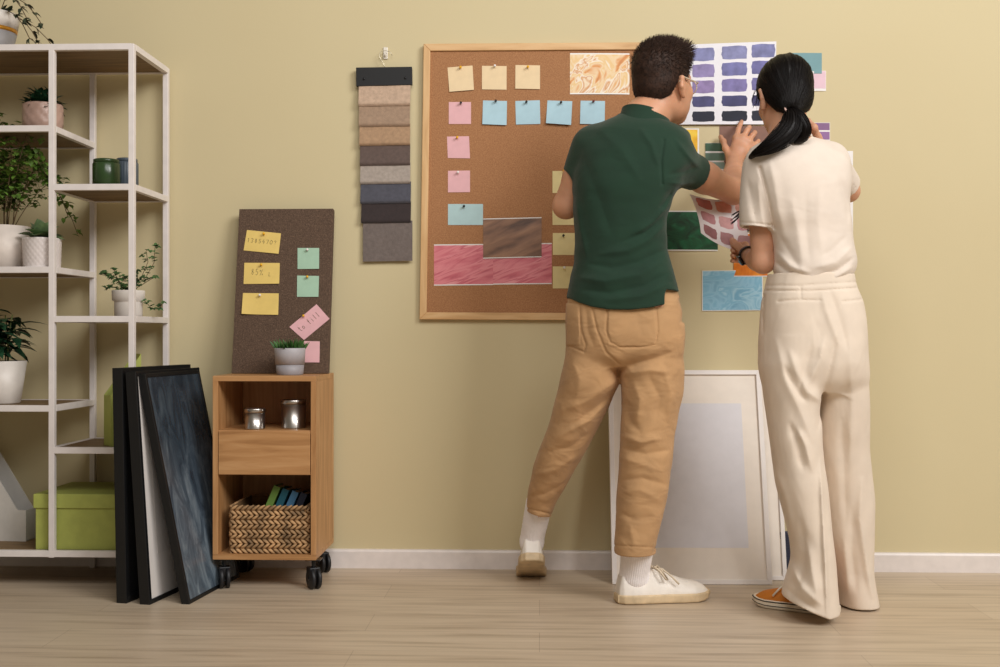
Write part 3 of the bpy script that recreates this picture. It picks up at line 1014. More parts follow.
# left bay, third board
h = 0.142
root, c = plant('coffee_plant', 'dark glossy-leaved plant in a tapered white pot on the lowest left board', 2, -0.24, ZL[2], potprof(h, 0.078, 0.058), CER, h - 0.012, 0.073)
lf, st = MB(), MB()
for k in range(9):
    a = rnd.uniform(0, 6.28)
    sp, ht = rnd.uniform(0.01, 0.06), rnd.uniform(0.09, 0.18)
    tip = c + (sp * math.cos(a), sp * math.sin(a), h + ht)
    pts = [c + (0.02 * math.cos(a), 0.02 * math.sin(a), h - 0.012), c + (0.02 * math.cos(a), 0.02 * math.sin(a), h + ht * 0.5), tip]
    st.tube(pts, 0.002, 6)
    for i in range(11):
        t = 0.35 + 0.65 * i / 10
        p = pts[0] * (1 - t) + tip * t
        lf.leaf(p, rdir(-0.1, 0.6), (0, 0, 1), 0.075 + 0.02 * rnd.random(), 0.032, 0.45, seg=4)
grow(root, st, lf, STEM, LEAF_D)
# right bay, second board: ivy in a stepped white pot
h = 0.089
root, c = plant('ivy_plant', 'variegated ivy trailing from a stepped white pot on the middle right board', 128.5, -0.22, ZR[1], None, [CER], h - 0.012, 0.045,
                bands=[[(0.041, 0), (0.045, 0.006), (0.0455, 0.05), (0.0455, 0.052), (0.0525, 0.056), (0.0535, h - 0.004), (0.0525, h), (0.048, h), (0.048, h - 0.02), (0, h - 0.02)]])
lf, st = MB(), MB()
def ivyleaf(p, d):
    for q in (-0.9, 0, 0.9):
        cs, sn = math.cos(q), math.sin(q)
        up = unit(np.array([0, -0.5, 1]))
        s = np.cross(unit(d), up)
        lf.leaf(p, unit(d) * cs + s * sn, up, 0.019 if q == 0 else 0.014, 0.012, 0.2)
def vine(pts, n, spread=0.008):
    pts = [np.asarray(p) for p in pts]
    st.tube(pts, 0.0011, 5)
    n = int(n * 1.5)
    for i in range(n):
        t = (i + 0.5) / n * (len(pts) - 1)
        k = int(t)
        p = pts[k] * (1 - t + k) + pts[min(k + 1, len(pts) - 1)] * (t - k)
        ivyleaf(p + rdir() * spread, rdir(-0.5, 0.7) + np.array([0, -0.4, 0]))
at2 = lambda px, py, y=-0.22: at(px, py, y)
vine([at2(128, 291), at2(118, 281), at2(108, 276), at2(99, 274)], 12)
vine([at2(126, 291), at2(113, 287, -0.25), at2(106, 288, -0.27)], 9)
vine([at2(126, 291), at2(116, 276), at2(114, 268)], 9)
vine([at2(130, 291), at2(142, 276), at2(148, 262), at2(146, 251)], 10, 0.012)
vine([at2(130, 291), at2(146, 277), at2(154, 263), at2(155, 248), at2(158, 246)], 10, 0.006)
vine([at2(132, 291), at2(148, 281), at2(156, 276)], 8)
vine([at2(130, 291), at2(138, 282), at2(137, 270)], 9)
vine([at2(133, 291), at2(146, 302), at2(152, 309), at2(160, 309), at2(163, 301)], 9, 0.004)
vine([at2(128, 291), at2(128, 281, -0.26), at2(122, 277, -0.28)], 9)
grow(root, st, lf, TWIG, LEAF_I)

# ------------------------------------------------------------------ other things on the unit
def jar(name, label, px, y, z, r, h, m, rib=0):
    p = at(px, 180, y); c = np.array([p[0], y, z])
    root = thing(name, label, 'jar', c, 'jars on the shelving unit')
    md = (lambda a, zz: 1 + 0.03 * abs(math.sin(rib * a))) if rib else None
    build('body', MB().lathe([(r * 0.9, 0), (r, 0.004), (r, h - 0.016), (r * 0.93, h - 0.012)], c, 96 if rib else 40, 0, True, md), m, root)
    lid = build('lid', MB().lathe([(r * 0.94, h - 0.012), (r * 0.94, h - 0.002), (r * 0.86, h), (0, h)], c, 40), m, root)
    return root, c
jar('candle_jar', 'dark green glass jar with a lid on the upper right board', 106.5, -0.28, ZR[0], 0.044, 0.093, mat('dark green glass', (44, 66, 34), 0.25, 0.08))
root, c = jar('ribbed_jar', 'blue-grey ribbed jar with a rim lid beside the green jar', 127, -0.2, ZR[0], 0.036, 0.108, mat('blue-grey ceramic', (74, 84, 94), 0.4, 0.06), 12)
# lime file holder, right bay
LIME = mat('lime green cardboard', (166, 172, 86), 0.65, 0.03)
def outline_box(name, label, cat, O, A, B, Tk, side, thick, m, group=None):
    """open-topped holder: two side outlines (in a, h) joined by walls; O corner, A depth direction, B width direction"""
    root_b = MB()
    O, A, B = (np.asarray(t, float) for t in (O, A, B))
    def P(a, hh, b):
        return O + A * a + B * b + np.array([0, 0, hh])
    def slab(poly, b0, b1):
        n = len(poly)
        V = [P(a, hh, b0) for a, hh in poly] + [P(a, hh, b1) for a, hh in poly]
        root_b.add(V, [tuple(range(n)), tuple(range(2 * n - 1, n - 1, -1))] + [(k, k + n, (k + 1) % n + n, (k + 1) % n) for k in range(n)])
    slab(side, 0, thick); slab(side, Tk - thick, Tk)
    n = len(side)
    (a0, h0), (a1, h1) = side[0], side[-1]
    d = np.ptp([p[0] for p in side])
    root_b.obox(P(0, 0, thick), A * d, B * (Tk - 2 * thick), (0, 0, thick))
    hf = max(h for a, h in side if a < 0.01); hb = max(h for a, h in side if a > d - 0.01)
    root_b.obox(P(0, 0, thick), A * thick, B * (Tk - 2 * thick), (0, 0, hf))
    root_b.obox(P(d - thick, 0, thick), A * thick, B * (Tk - 2 * thick), (0, 0, hb))
    o = build(name, root_b, m, None, 0, org=O)
    bm_fix(o)
    tag(o, label, cat, group)
    return o
def bm_fix(o):
    import bmesh
    bm = bmesh.new(); bm.from_mesh(o.data)
    bmesh.ops.recalc_face_normals(bm, faces=bm.faces[:])
    bm.to_mesh(o.data); bm.free()
p = at(104, 447, -0.30)
outline_box('file_holder', 'lime green magazine holder on the lower right board, mostly behind the black frames', 'file holder', (p[0] - 0.012, -0.27, ZR[2]), (0.78, 0.62, 0), (0.62, -0.78, 0), 0.07, [(0, 0), (0.10, 0), (0.10, 0.30), (0, 0.165)], 0.003, LIME)
# lime box with a lid on the bottom board
p0, p1 = at(35.5, 545, -0.34), at(122, 545, -0.34)
root = thing('storage_box', 'lime green cardboard box with a lid on the bottom board', 'box', ((p0[0] + p1[0]) / 2, -0.2, ZB))
bx0, bx1 = p0[0], p1[0]
zl0, zl1 = at(80, 508.4, -0.345)[2], at(80, 494.2, -0.345)[2]
build('box_body', MB().box((bx0, -0.34, ZB), (bx1, -0.05, zl1 - 0.004)), LIME, root, 0.002)
build('lid', MB().box((bx0 - 0.005, -0.346, zl0), (bx1 + 0.005, -0.044, zl1)), LIME, root, 0.002)
# grey-white magazine file at the left edge
p = at(26.5, 540, -0.20)
outline_box('file_holder', 'pale grey magazine file with a slanted side on the bottom board at the left edge', 'file holder', (p[0] - 0.002, -0.2, ZB), (-1.0, 0.06, 0), (0.06, 1.0, 0), 0.1, [(0, 0), (0.24, 0), (0.24, 0.31), (0.16, 0.31), (0.03, 0.105), (0, 0.105)], 0.003, mat('pale grey cardboard', (206, 202, 196), 0.7, 0.02))

# ------------------------------------------------------------------ black picture frames leaning on the unit
BLK = mat('black frame lacquer', (9, 10, 12), 0.5, 0.1)
def pframe(name, label, BL, along, up, wd, ht, th, bar, fm, inner, group, mid_m=None, mid=None, rebate=0.4):
    """picture frame: BL bottom-left-front corner, along/up unit directions; inner = material of the picture/mat"""
    along, up = unit(along), unit(up)
    nrm = unit(np.cross(along, up))          # faces the viewer side
    BL = np.asarray(BL, float)
    root = thing(name, label, 'picture frame', BL + along * wd / 2, group)
    P = lambda a, h, d: BL + along * a + up * h + nrm * d
    O = [(0, 0), (wd, 0), (wd, ht), (0, ht)]
    I = [(bar, bar), (wd - bar, bar), (wd - bar, ht - bar), (bar, ht - bar)]
    for k in range(4):
        k2 = (k + 1) % 4
        q = [O[k], O[k2], I[k2], I[k]]
        V = [P(a, h, -th) for a, h in q] + [P(a, h, 0) for a, h in q]
        b = MB().add(V, [(3, 2, 1, 0), (4, 5, 6, 7), (0, 1, 5, 4), (1, 2, 6, 5), (2, 3, 7, 6), (3, 0, 4, 7)])
        build('frame_bar', b, fm, root, 0.0012)
    d0 = -th * rebate
    S = lambda u, v: P(bar * 0.9 + (wd - 1.8 * bar) * u, bar * 0.9 + (ht - 1.8 * bar) * v, d0)
    build('picture_panel' if not mid else 'mount', MB().surf(S, 2, 2, th * 0.4), inner, root)
    if mid:
        u0, v0, u1, v1 = mid
        S2 = lambda u, v: P(wd * (u0 + (u1 - u0) * u), ht * (v0 + (v1 - v0) * v), d0 + 0.0006)
        build('sheet', MB().surf(S2, 2, 2, 0.0005), mid_m, root)
    return root
SEA = None
def sea():
    m, nt, p = new_mat('sea photograph')
    L = nt.links.new
    uv = nd(nt, 'ShaderNodeUVMap')
    sx = nd(nt, 'ShaderNodeSeparateXYZ'); L(uv.outputs[0], sx.inputs[0])
    mp = nd(nt, 'ShaderNodeMapping'); mp.inputs['Scale'].default_value = (2.4, 1.5, 1); mp.inputs['Rotation'].default_value = (0, 0, 0.5)
    L(uv.outputs[0], mp.inputs[0])
    n = nd(nt, 'ShaderNodeTexNoise'); n.inputs['Scale'].default_value = 3; n.inputs['Detail'].default_value = 9; n.inputs['Roughness'].default_value = 0.65; n.inputs['Distortion'].default_value = 0.8
    L(mp.outputs[0], n.inputs['Vector'])
    r1 = ramp(nt, [(0.3, (52, 62, 74)), (0.5, (92, 106, 118)), (0.66, (134, 147, 156)), (0.82, (190, 198, 203))])
    L(n.outputs['Fac'], r1.inputs[0])
    r2 = ramp(nt, [(0.0, (255, 255, 255)), (0.4, (225, 225, 228)), (0.72, (150, 156, 162)), (1.0, (140, 146, 152))])
    L(sx.outputs[1], r2.inputs[0])
    mx = nd(nt, 'ShaderNodeMix', data_type='RGBA', blend_type='MULTIPLY'); mx.inputs[0].default_value = 1
    L(r1.outputs[0], mx.inputs[6]); L(r2.outputs[0], mx.inputs[7])
    L(mx.outputs[2], p.inputs['Base Color'])
    p.inputs['Roughness'].default_value = 0.25
    return m
fl = [floor_at(126, 604), floor_at(150, 605), floor_at(189.5, 604.5)]
fdir = unit(np.array([0.12, 1, 0]))
def lean(BLp, tx, ty, hgt):
    """up direction so that the top of the front edge appears at pixel tx,ty"""
    tgt = at(tx, ty, BLp[1])
    v = tgt - BLp
    v = v - fdir * (v @ fdir)
    return unit(v), np.linalg.norm(v)
GF = 'black frames leaning beside the shelving unit'
fdir = unit(np.array([0.20, 1, 0]))
u, hh = lean(fl[0], 121, 368, 0.7)
pframe('picture_frame', 'rearmost black picture frame, against the shelving unit', fl[0] + np.array([0.0, 0.004, 0.0]), fdir, u, 0.42, hh, 0.034, 0.02, BLK, mat('black backing', (20, 20, 22), 0.6, 0.05), GF)
fdir = unit(np.array([0.17, 1, 0]))
u, hh = lean(fl[1], 134, 371.5, 0.7)
pframe('picture_frame', 'middle black picture frame with a blank white mount, behind the sea photo', fl[1], fdir, u, 0.42, hh, 0.034, 0.014, BLK, mat('white mount board', (226, 218, 212), 0.6, 0.01), GF, mat('blank print paper', (220, 212, 206), 0.5, 0.01), (0.17, 0.2, 0.83, 0.82), rebate=0.15)
fdir = unit(np.array([0.13, 1, 0]))
u, hh = lean(fl[2], 142, 374, 0.7)
pframe('picture_frame', 'black framed dark sea photograph leaning at the front of the three', fl[2], fdir, u, 0.39, hh, 0.026, 0.012, BLK, sea(), GF, rebate=0.1)

# ------------------------------------------------------------------ rolling cabinet
OAKX = wood('oak veneer', (158, 112, 68), (182, 134, 86), (198, 152, 104), 'X', 0.45, 4, 12)
OAKZ = wood('oak veneer upright', (158, 112, 68), (182, 134, 86), (198, 152, 104), 'Z', 0.45, 4, 12)
CF, CBk = -0.36, -0.05
cl, cr = at(212.6, 470, CF), at(316, 470, CF)
tz, bz = at(264, 376, CF)[2], at(264, 560, CF)[2]
x0, x1 = cl[0], cr[0]
T = 0.017
root = thing('rolling_cabinet', 'oak cabinet on black casters with a drawer between two open compartments', 'cabinet', ((x0 + x1) / 2, (CF + CBk) / 2, 0))
def bx(name, lo, hi, m, p=root, bv=0.001):
    return build(name, MB().box(np.array(lo), np.array(hi)), m, p, bv)
bx('top_panel', (x0, CF, tz - T), (x1, CBk, tz), OAKX)
bx('bottom_panel', (x0, CF, bz), (x1, CBk, bz + T), OAKX)
bx('side_panel', (x0, CF, bz + T), (x0 + T, CBk, tz - T), OAKZ)
bx('side_panel', (x1 - T, CF, bz + T), (x1, CBk, tz - T), OAKZ)
bx('back_panel', (x0 + T, CBk - 0.008, bz + T), (x1 - T, CBk, tz - T), OAKZ)
z_s1 = at(264, 430.5, CF)[2]
z_s2 = at(264, 475.2, CF)[2]
bx('shelf', (x0 + T, CF + 0.004, z_s1 - 0.012), (x1 - T, CBk - 0.008, z_s1), OAKX)
bx('shelf', (x0 + T, CF + 0.006, z_s2), (x1 - T, CBk - 0.008, z_s2 + 0.012), OAKX)
dr = bx('drawer', (x0 + T + 0.002, CF - 0.001, z_s2 + 0.002), (x1 - T - 0.002, CF + 0.016, z_s1 - 0.003), OAKX)
bx('drawer_box', (x0 + T + 0.01, CF + 0.017, z_s2 + 0.016), (x1 - T - 0.01, CBk - 0.03, z_s1 - 0.03), OAKX, dr)
RUB = mat('black rubber', (24, 24, 27), 0.5, 0.1)
STL = mat('dark steel', (60, 60, 64), 0.35, 0.05, metal=0.8)
for cxx, cyy, ang in ((x0 + 0.03, CF + 0.03, 0.35), (x1 - 0.012, CF + 0.028, 0.55), (x0 + 0.03, CBk - 0.035, 1.0), (x1 - 0.03, CBk - 0.035, 0.6)):
    r = 0.034
    c = np.array([cxx, cyy, r])
    ax = np.array([math.cos(ang), math.sin(ang), 0])
    b = MB()
    for s in (-1, 1):
        pts = [c + ax * s * t for t in (0.005, 0.0055, 0.015, 0.0155)]
        b.tube([c + ax * s * 0.004, c + ax * s * 0.0055, c + ax * s * 0.015, c + ax * s * 0.0165], [r * 0.9, r, r, r * 0.9], 28)
    wl = build('caster', b, RUB, root, 0)
    f = np.cross(np.array([0, 0, 1.0]), ax)
    hb = MB()
    hb.obox(c + ax * -0.018 - f * 0.012 + (0, 0, 0.004), ax * 0.036, f * 0.036, (0, 0, r * 0.92))
    hb.tube([c + f * 0.004 + (0, 0, r), c + f * 0.004 + (0, 0, bz - r)], 0.007, 12)
    build('caster_fork', hb, RUB, wl, 0.003)
    build('mounting_plate', MB().box((cxx - 0.024, cyy - 0.024, bz - 0.004), (cxx + 0.024, cyy + 0.024, bz)), STL, wl, 0.001)
    build('axle_cap', MB().tube([c - ax * 0.0185, c + ax * 0.0185], 0.007, 12), STL, wl)
# tins
TIN = mat('brushed tin', (190, 184, 178), 0.3, 0.06, 60, 0.1, 300, (1, 1, 0.05), metal=1.0)
def tin(label, px, y, r, h):
    p = at(px, 430, y); c = np.array([p[0], y, z_s1])
    root = thing('tin', label, 'tin', c, 'tins in the cabinet')
    build('body', MB().lathe([(r - 0.002, 0), (r, 0.002), (r, 0.004), (r * 0.985, 0.006), (r * 0.985, h - 0.014)], c, 40), TIN, root)
    build('lid', MB().lathe([(r * 1.02, h - 0.014), (r * 1.02, h - 0.002), (r * 0.98, h), (r * 0.9, h), (r * 0.88, h - 0.003), (0, h - 0.003)], c, 40), TIN, root)
tin('smaller silver tin with a lid, left in the cabinet\'s upper compartment', 255, -0.31, 0.0325, 0.068)
tin('larger silver tin with a lid, right in the cabinet\'s upper compartment', 293.6, -0.27, 0.040, 0.094)
# woven basket
STRAW = mat('water hyacinth straw', (160, 126, 88), 0.75, 0.3, 25, 0.4, 160)
gx0, gx1 = at(228.6, 530, CF + 0.012)[0], at(308.4, 530, CF + 0.012)[0]
gz0, gz1 = bz + T + 0.001, at(264, 505.6, CF + 0.02)[2]
gy0, gy1 = CF + 0.014, CBk - 0.05
b = MB()
rows = 10
rz = (gz1 - gz0) / rows
def braid_row(pa, pb, z, sgn, nrm):
    L_ = np.linalg.norm(pb - pa)
    n = max(4, int(L_ / 0.0165))
    d = (pb - pa) / L_
    for k in range(n):
        cpos = pa + d * L_ * (k + 0.5) / n
        tilt = unit(d * 0.8 + np.array([0, 0, 0.55 * sgn]))
        s = L_ / n
        pts = [cpos - tilt * s * 0.85 - nrm * 0.001, cpos - tilt * s * 0.35 + nrm * 0.003, cpos + tilt * s * 0.35 + nrm * 0.003, cpos + tilt * s * 0.85 - nrm * 0.001]
        for p in pts: p[2] += z
        b.tube(pts, [0.0028, 0.0062, 0.0062, 0.0028], 7, 0, True, 0.7)
A, B_, C_, D_ = np.array([gx0 + .006, gy0 + .006, 0]), np.array([gx1 - .006, gy0 + .006, 0]), np.array([gx1 - .006, gy1, 0]), np.array([gx0 + .006, gy1, 0])
for r in range(rows):
    z = gz0 + rz * (r + 0.5)
    s = 1 if r % 2 else -1
    braid_row(A, B_, z, s, np.array([0, -1.0, 0])); braid_row(B_, C_, z, s, np.array([1.0, 0, 0]))
    braid_row(C_, D_, z, s, np.array([0, 1.0, 0])); braid_row(D_, A, z, s, np.array([-1.0, 0, 0]))
root_b = thing('wicker_basket', 'woven straw basket holding books in the cabinet\'s lower compartment', 'basket', ((gx0 + gx1) / 2, (gy0 + gy1) / 2, gz0))
build('weave', b, STRAW, root_b)
b = MB()
for p, q in ((A, B_), (B_, C_), (C_, D_), (D_, A)):
    inn = unit(np.array([(gx0 + gx1) / 2, (gy0 + gy1) / 2, 0]) - (p + q) / 2) * 0.004
    b.obox(p + inn + (0, 0, gz0 + 0.004), q - p, inn, (0, 0, gz1 - gz0 - 0.006))
b.box((gx0 + .01, gy0 + .01, gz0), (gx1 - .01, gy1 - .004, gz0 + 0.006))
build('lining', b, mat('basket lining', (120, 88, 54), 0.85, 0.2), root_b)
for px, c, tx, nm in ((268, (104, 138, 58), 12, 'green book, leftmost in the woven basket'), (278, (22, 88, 104), 10, 'teal book second from left in the woven basket'),
                  (288.5, (74, 122, 158), 8, 'blue book third from left in the woven basket'), (298, (28, 32, 52), 6, 'navy book rightmost in the woven basket')):
    yb = CF + 0.075
    base = at(px - 17, 530, yb)
    base[2] = gz0 + 0.008
    up = unit(np.array([0.42, 0.08, 1.0]))
    al = unit(np.array([0.02, 1, 0]) - up * (np.array([0.02, 1, 0]) @ up))
    wv = np.cross(al, up)
    hgt = {12: 0.214, 10: 0.204, 8: 0.196, 6: 0.19}[tx]
    bk = thing('book', nm, 'book', base, 'books in the woven basket')
    m = mat('cloth cover %d' % tx, c, 0.6, 0.04)
    cv = MB()
    cv.obox(base - wv * 0.011, al * 0.13, wv * 0.002, up * hgt); cv.obox(base + wv * 0.009, al * 0.13, wv * 0.002, up * hgt); cv.obox(base - wv * 0.009, al * 0.002, wv * 0.018, up * hgt)
    build('cover', cv, m, bk)
    build('pages', MB().obox(base - wv * 0.0088 + al * 0.003 + up * 0.002, al * 0.122, wv * 0.0176, up * (hgt - 0.006)), mat('book pages', (204, 196, 178), 0.8, 0.03), bk)

# ------------------------------------------------------------------ on the cabinet: dark cork board, plant
ytop, ybot = -0.02, -0.150
ctz = tz
TLp, TRp = at(240.6, 209, ytop - 0.03), at(334, 208.6, ytop - 0.03)
BLp, BRp = at(231.6, 373, ybot), at(328.6, 373, ybot)
dz = ctz + 0.001 - BLp[2]; BLp[2] += dz; BRp[2] += dz
DC = cork('dark cork', (62, 46, 36), (86, 66, 52), (128, 104, 84), 330)
al, upv = unit(BRp - BLp), unit((TLp + TRp) / 2 - (BLp + BRp) / 2)
upv = unit(upv - al * (al @ upv))
nb = np.cross(al, upv)
bw = (np.linalg.norm(BRp - BLp) + np.linalg.norm(TRp - TLp)) / 2
bh = np.linalg.norm((TLp + TRp) / 2 - (BLp + BRp) / 2)
BL0 = BLp
bb = MB().obox(BL0 - nb * 0.028, al * bw, nb * 0.028, upv * bh)
o = build('pin_board', bb, DC, None, 0.001)
tag(o, 'small dark brown cork board standing on the cabinet and leaning on the wall', 'board')
def on_board(px, py, off=0.0008):
    d = FWD + RGT * ((px - 500.0) / F) + np.array([0, 0, (333.5 - py) / F])
    t = ((BL0 + nb * off - CAM) @ nb) / (d @ nb)
    return CAM + d * t
def board_sheet(label, c, m, curl=0.0, group='notes on the dark cork board'):
    Q = [on_board(*p) for p in c]
    def S(u, v):
        return (Q[3] * (1 - u) + Q[2] * u) * (1 - v) + (Q[0] * (1 - u) + Q[1] * u) * v + nb * (0.0006 + 0.006 * (1 - v) ** 2 * u * 0.5 + curl * max(0, 0.5 - u) ** 2 * 4 * (1 - v))
    o = build('paper_note', MB().surf(S, 10, 10, 0.0006), m)
    tag(o, label, 'note', group)
    return o, S
GL = {'0': [[(.5, 1), (.1, .7), (.15, .2), (.5, 0), (.85, .3), (.85, .75), (.5, 1)]], '1': [[(.3, .8), (.55, 1), (.5, 0)]], '3': [[(.1, .9), (.6, 1), (.8, .75), (.4, .52), (.8, .3), (.5, 0), (.1, .1)]],
      '8': [[(.7, .85), (.4, 1), (.2, .75), (.75, .3), (.5, 0), (.2, .25), (.7, .8)]], '5': [[(.8, 1), (.3, 1), (.25, .55), (.7, .55), (.75, .2), (.4, 0), (.15, .1)]], '4': [[(.5, 1), (.1, .4), (.85, .4)], [(.65, .75), (.55, 0)]],
      '7': [[(.1, .95), (.85, 1), (.4, 0)]], '%': [[(.85, 1), (.15, 0)], [(.2, .9), (.1, .7), (.3, .7), (.2, .9)], [(.8, .3), (.7, .1), (.9, .1), (.8, .3)]], 't': [[(.45, 1), (.4, .1), (.7, .05)], [(.1, .65), (.8, .7)]],
      'o': [[(.5, .6), (.15, .4), (.3, .05), (.75, .15), (.75, .5), (.5, .6)]], 'i': [[(.5, .6), (.5, 0)], [(.5, .8), (.52, .86)]], 'l': [[(.5, 1), (.45, 0)]], 'L': [[(.3, .7), (.25, 0), (.7, .05)]], 'f': [[(.8, .95), (.5, 1), (.45, 0)], [(.15, .6), (.8, .6)]], '?': [[(.2, .8), (.5, 1), (.8, .75), (.5, .4)], [(.5, .1), (.5, .04)]],
      '±': [[(.1, .6), (.8, .6)], [(.45, .9), (.45, .3)], [(.1, .1), (.8, .1)]], ' ': []}
def write(note, S, txt, u0, v0, cw, chh, slope=0.0):
    k0 = 0
    for word in txt.split(' '):
        b = MB()
        for k, ch in enumerate(word, k0):
            for line in GL[ch]:
                b.tube([np.asarray(S(u0 + cw * (k + x * 0.8), v0 + chh * y + slope * k)) + nb * 0.0006 for x, y in line], 0.0006, 5)
        build('handwriting', b, INK, note)
        k0 += len(word) + 1
n1, S1 = board_sheet('top yellow note with a pencilled number on the dark cork board', [(247, 230), (281, 233.4), (278.8, 254), (243.6, 250.4)], YELLOW)
write(n1, S1, '1385470?', 0.05, 0.42, 0.11, 0.2)
n2, S2 = board_sheet('middle yellow note reading 85% on the dark cork board', [(244.4, 262.8), (279.8, 263), (279.4, 283.8), (243.6, 284)], YELLOW)
write(n2, S2, '85% L', 0.2, 0.44, 0.12, 0.28, -0.02)
n3, S3 = board_sheet('lowest yellow note, blank with a curled left edge, on the dark cork board', [(243, 293), (278.8, 293.4), (278.4, 315), (242.2, 314.2)], YELLOW, 0.008)
board_sheet('upper mint note on the dark cork board', [(297.6, 248), (319.2, 248), (319.2, 269), (297.6, 269)], MINT)
board_sheet('lower mint note on the dark cork board', [(297.2, 275.6), (319, 276), (318.6, 297), (297, 296.8)], MINT)
n6, S6 = board_sheet('pink note turned aslant with faint handwriting on the dark cork board', [(289.4, 327), (316.6, 304.2), (329.8, 319), (304, 340)][0:1] + [(316.6, 304.2), (329.8, 319), (304, 340)], PINK)
write(n6, S6, 'to fill', 0.12, 0.42, 0.11, 0.3)
board_sheet('lower pink note partly hidden by the small plant on the cabinet', [(303, 341), (319.8, 341.4), (319.6, 362.6), (303, 362.4)], PINK)
for px, py, c, wh in ((264, 234, 'yellow', 'in the top yellow note of the dark board'), (261.4, 265, 'yellow', 'in the middle yellow note of the dark board'), (260, 295.4, 'white', 'in the lowest yellow note of the dark board'),
                      (307.4, 250, 'white', 'in the upper mint note of the dark board'), (307.4, 277, 'yellow', 'in the lower mint note of the dark board'), (303.6, 316, 'yellow', 'in the slanted pink note of the dark board')):
    q = on_board(px, py)
    px2, py2 = px, py
    pin(px2, py2, q[1] - 0.001, c, wh, 'push pins on the dark cork board')
h = 0.088
GREY = mat('light grey plastic', (172, 168, 172), 0.5, 0.02); GREY2 = mat('mid grey plastic', (152, 148, 152), 0.5, 0.02)
root, c = plant('succulent', 'small spiky green plant in a two-tone grey pot on the cabinet', 290, -0.245, ctz, None, [GREY2, GREY], h - 0.01, 0.045, group=None,
                bands=[[(0.042, 0), (0.0435, 0.002), (0.0462, 0.034)], [(0.0475, 0.034), (0.0508, h - 0.002), (0.0495, h), (0.047, h), (0.0465, h - 0.02), (0, h - 0.02)]])
lf = MB()
for k in range(120):
    a, rr = rnd.uniform(0, 6.28), 0.043 * math.sqrt(rnd.random())
    b0 = c + (rr * math.cos(a), rr * math.sin(a), h - 0.012)
    d = np.array([math.cos(a) * rr * 14 + rnd.uniform(-.3, .3), math.sin(a) * rr * 14 + rnd.uniform(-.3, .3), 1.0])
    lf.leaf(b0, d, (math.cos(a + 2), math.sin(a + 2), 0.2), 0.03 + 0.018 * rnd.random(), 0.007, 0.05)
grow(root, MB(), lf, STEM, LEAF_M)

# ------------------------------------------------------------------ white frames leaning on the wall
WF = mat('white frame lacquer', (236, 230, 226), 0.4, 0.01)
WM = mat('white mount', (236, 226, 214), 0.6, 0.01)
WS = mat('grey white sheet', (223, 221, 226), 0.7, 0.01)
def wall_frame(label, pBL, pBR, top_y, tpx, th, bar, mid, group):
    A, B = floor_at(*pBL), floor_at(*pBR)
    A = A + (0, 0, 0.001); B = B + (0, 0, 0.001)
    al = unit(B - A)
    m0 = (A + B) / 2
    tgt = at(tpx[0], tpx[1], top_y)
    v = tgt - m0; v = v - al * (v @ al) * 1.0
    return pframe('picture_frame', label, A, al, v, np.linalg.norm(B - A), np.linalg.norm(v), th, bar, WF, WM, group, WS, mid, 0.35)
GW = 'white frames leaning on the wall'
wall_frame('empty white picture frame with a mount leaning on the wall behind the man\'s legs', (612.4, 584.5), (772.6, 585), -0.05, (684, 370), 0.022, 0.016, (0.15, 0.165, 0.865, 0.84), GW)
wall_frame('second white frame standing just behind the first, by the woman\'s legs', (640, 580.4), (787.4, 580.6), -0.024, (706, 371.5), 0.018, 0.014, (0.15, 0.15, 0.85, 0.85), GW)
p = floor_at(789, 576)
g0 = np.array([at(780, 560, -0.12)[0], -0.12, 0]); g1 = at(800, 560, -0.12)[0]
root = thing('ribbed_panel', 'narrow dark ribbed crate on the floor behind the white frames, by the woman\'s trousers', 'panel', ((g0[0] + g1) / 2, -0.11, 0))  # ribbed panel standing in for an unidentified dark object
build('base', MB().box((g0[0], -0.13, 0), (g1, -0.10, 0.03)), mat('beige wood', (206, 178, 136), 0.6, 0.04), root, 0.001)
b = MB().box((g0[0], -0.122, 0.03), (g1, -0.104, 0.155))
for k in range(22):
    z = 0.034 + k * 0.0055
    b.box((g0[0], -0.126, z), (g1, -0.122, z + 0.003))
build('ribs', b, mat('dark blue slats', (62, 64, 84), 0.6, 0.05), root)
# ------------------------------------------------------------------ people
def skin_mat(name, c):
    return mat(name, c, 0.5, 0.05, 18, 0.12, 300, sss=0.12)
def cloth(name, c, var=0.03, bump=0.25, bs=900, rough=0.9, sheen=0.1, wr=0.35, ws=11.0, stretch=(1, 1, 1.6)):
    """woven cloth: fine weave bump over soft creases"""
    m = mat(name, c, rough, var, 14, bump, bs, sheen=sheen)
    nt = m.node_tree
    L = nt.links.new
    p = nt.nodes['Principled BSDF']
    fine = [n for n in nt.nodes if n.type == 'BUMP'][0]
    tc = [n for n in nt.nodes if n.type == 'TEX_COORD'][0]
    mp = nd(nt, 'ShaderNodeMapping'); mp.inputs['Scale'].default_value = stretch
    mp.inputs['Rotation'].default_value = (0.2, 0.5, 0.3)
    L(tc.outputs['Object'], mp.inputs[0])
    n = nd(nt, 'ShaderNodeTexNoise'); n.inputs['Scale'].default_value = ws; n.inputs['Detail'].default_value = 2; n.inputs['Distortion'].default_value = 0.5
    L(mp.outputs[0], n.inputs['Vector'])
    bp = nd(nt, 'ShaderNodeBump'); bp.inputs['Strength'].default_value = wr; bp.inputs['Distance'].default_value = 0.02
    L(n.outputs['Fac'], bp.inputs['Height']); L(bp.outputs[0], fine.inputs['Normal'])
    return m
def Rz(a):
    c, s = math.cos(a), math.sin(a)
    return np.array([[c, -s, 0], [s, c, 0], [0, 0, 1.0]])
def Rx(a):
    c, s = math.cos(a), math.sin(a)
    return np.array([[1.0, 0, 0], [0, c, -s], [0, s, c]])
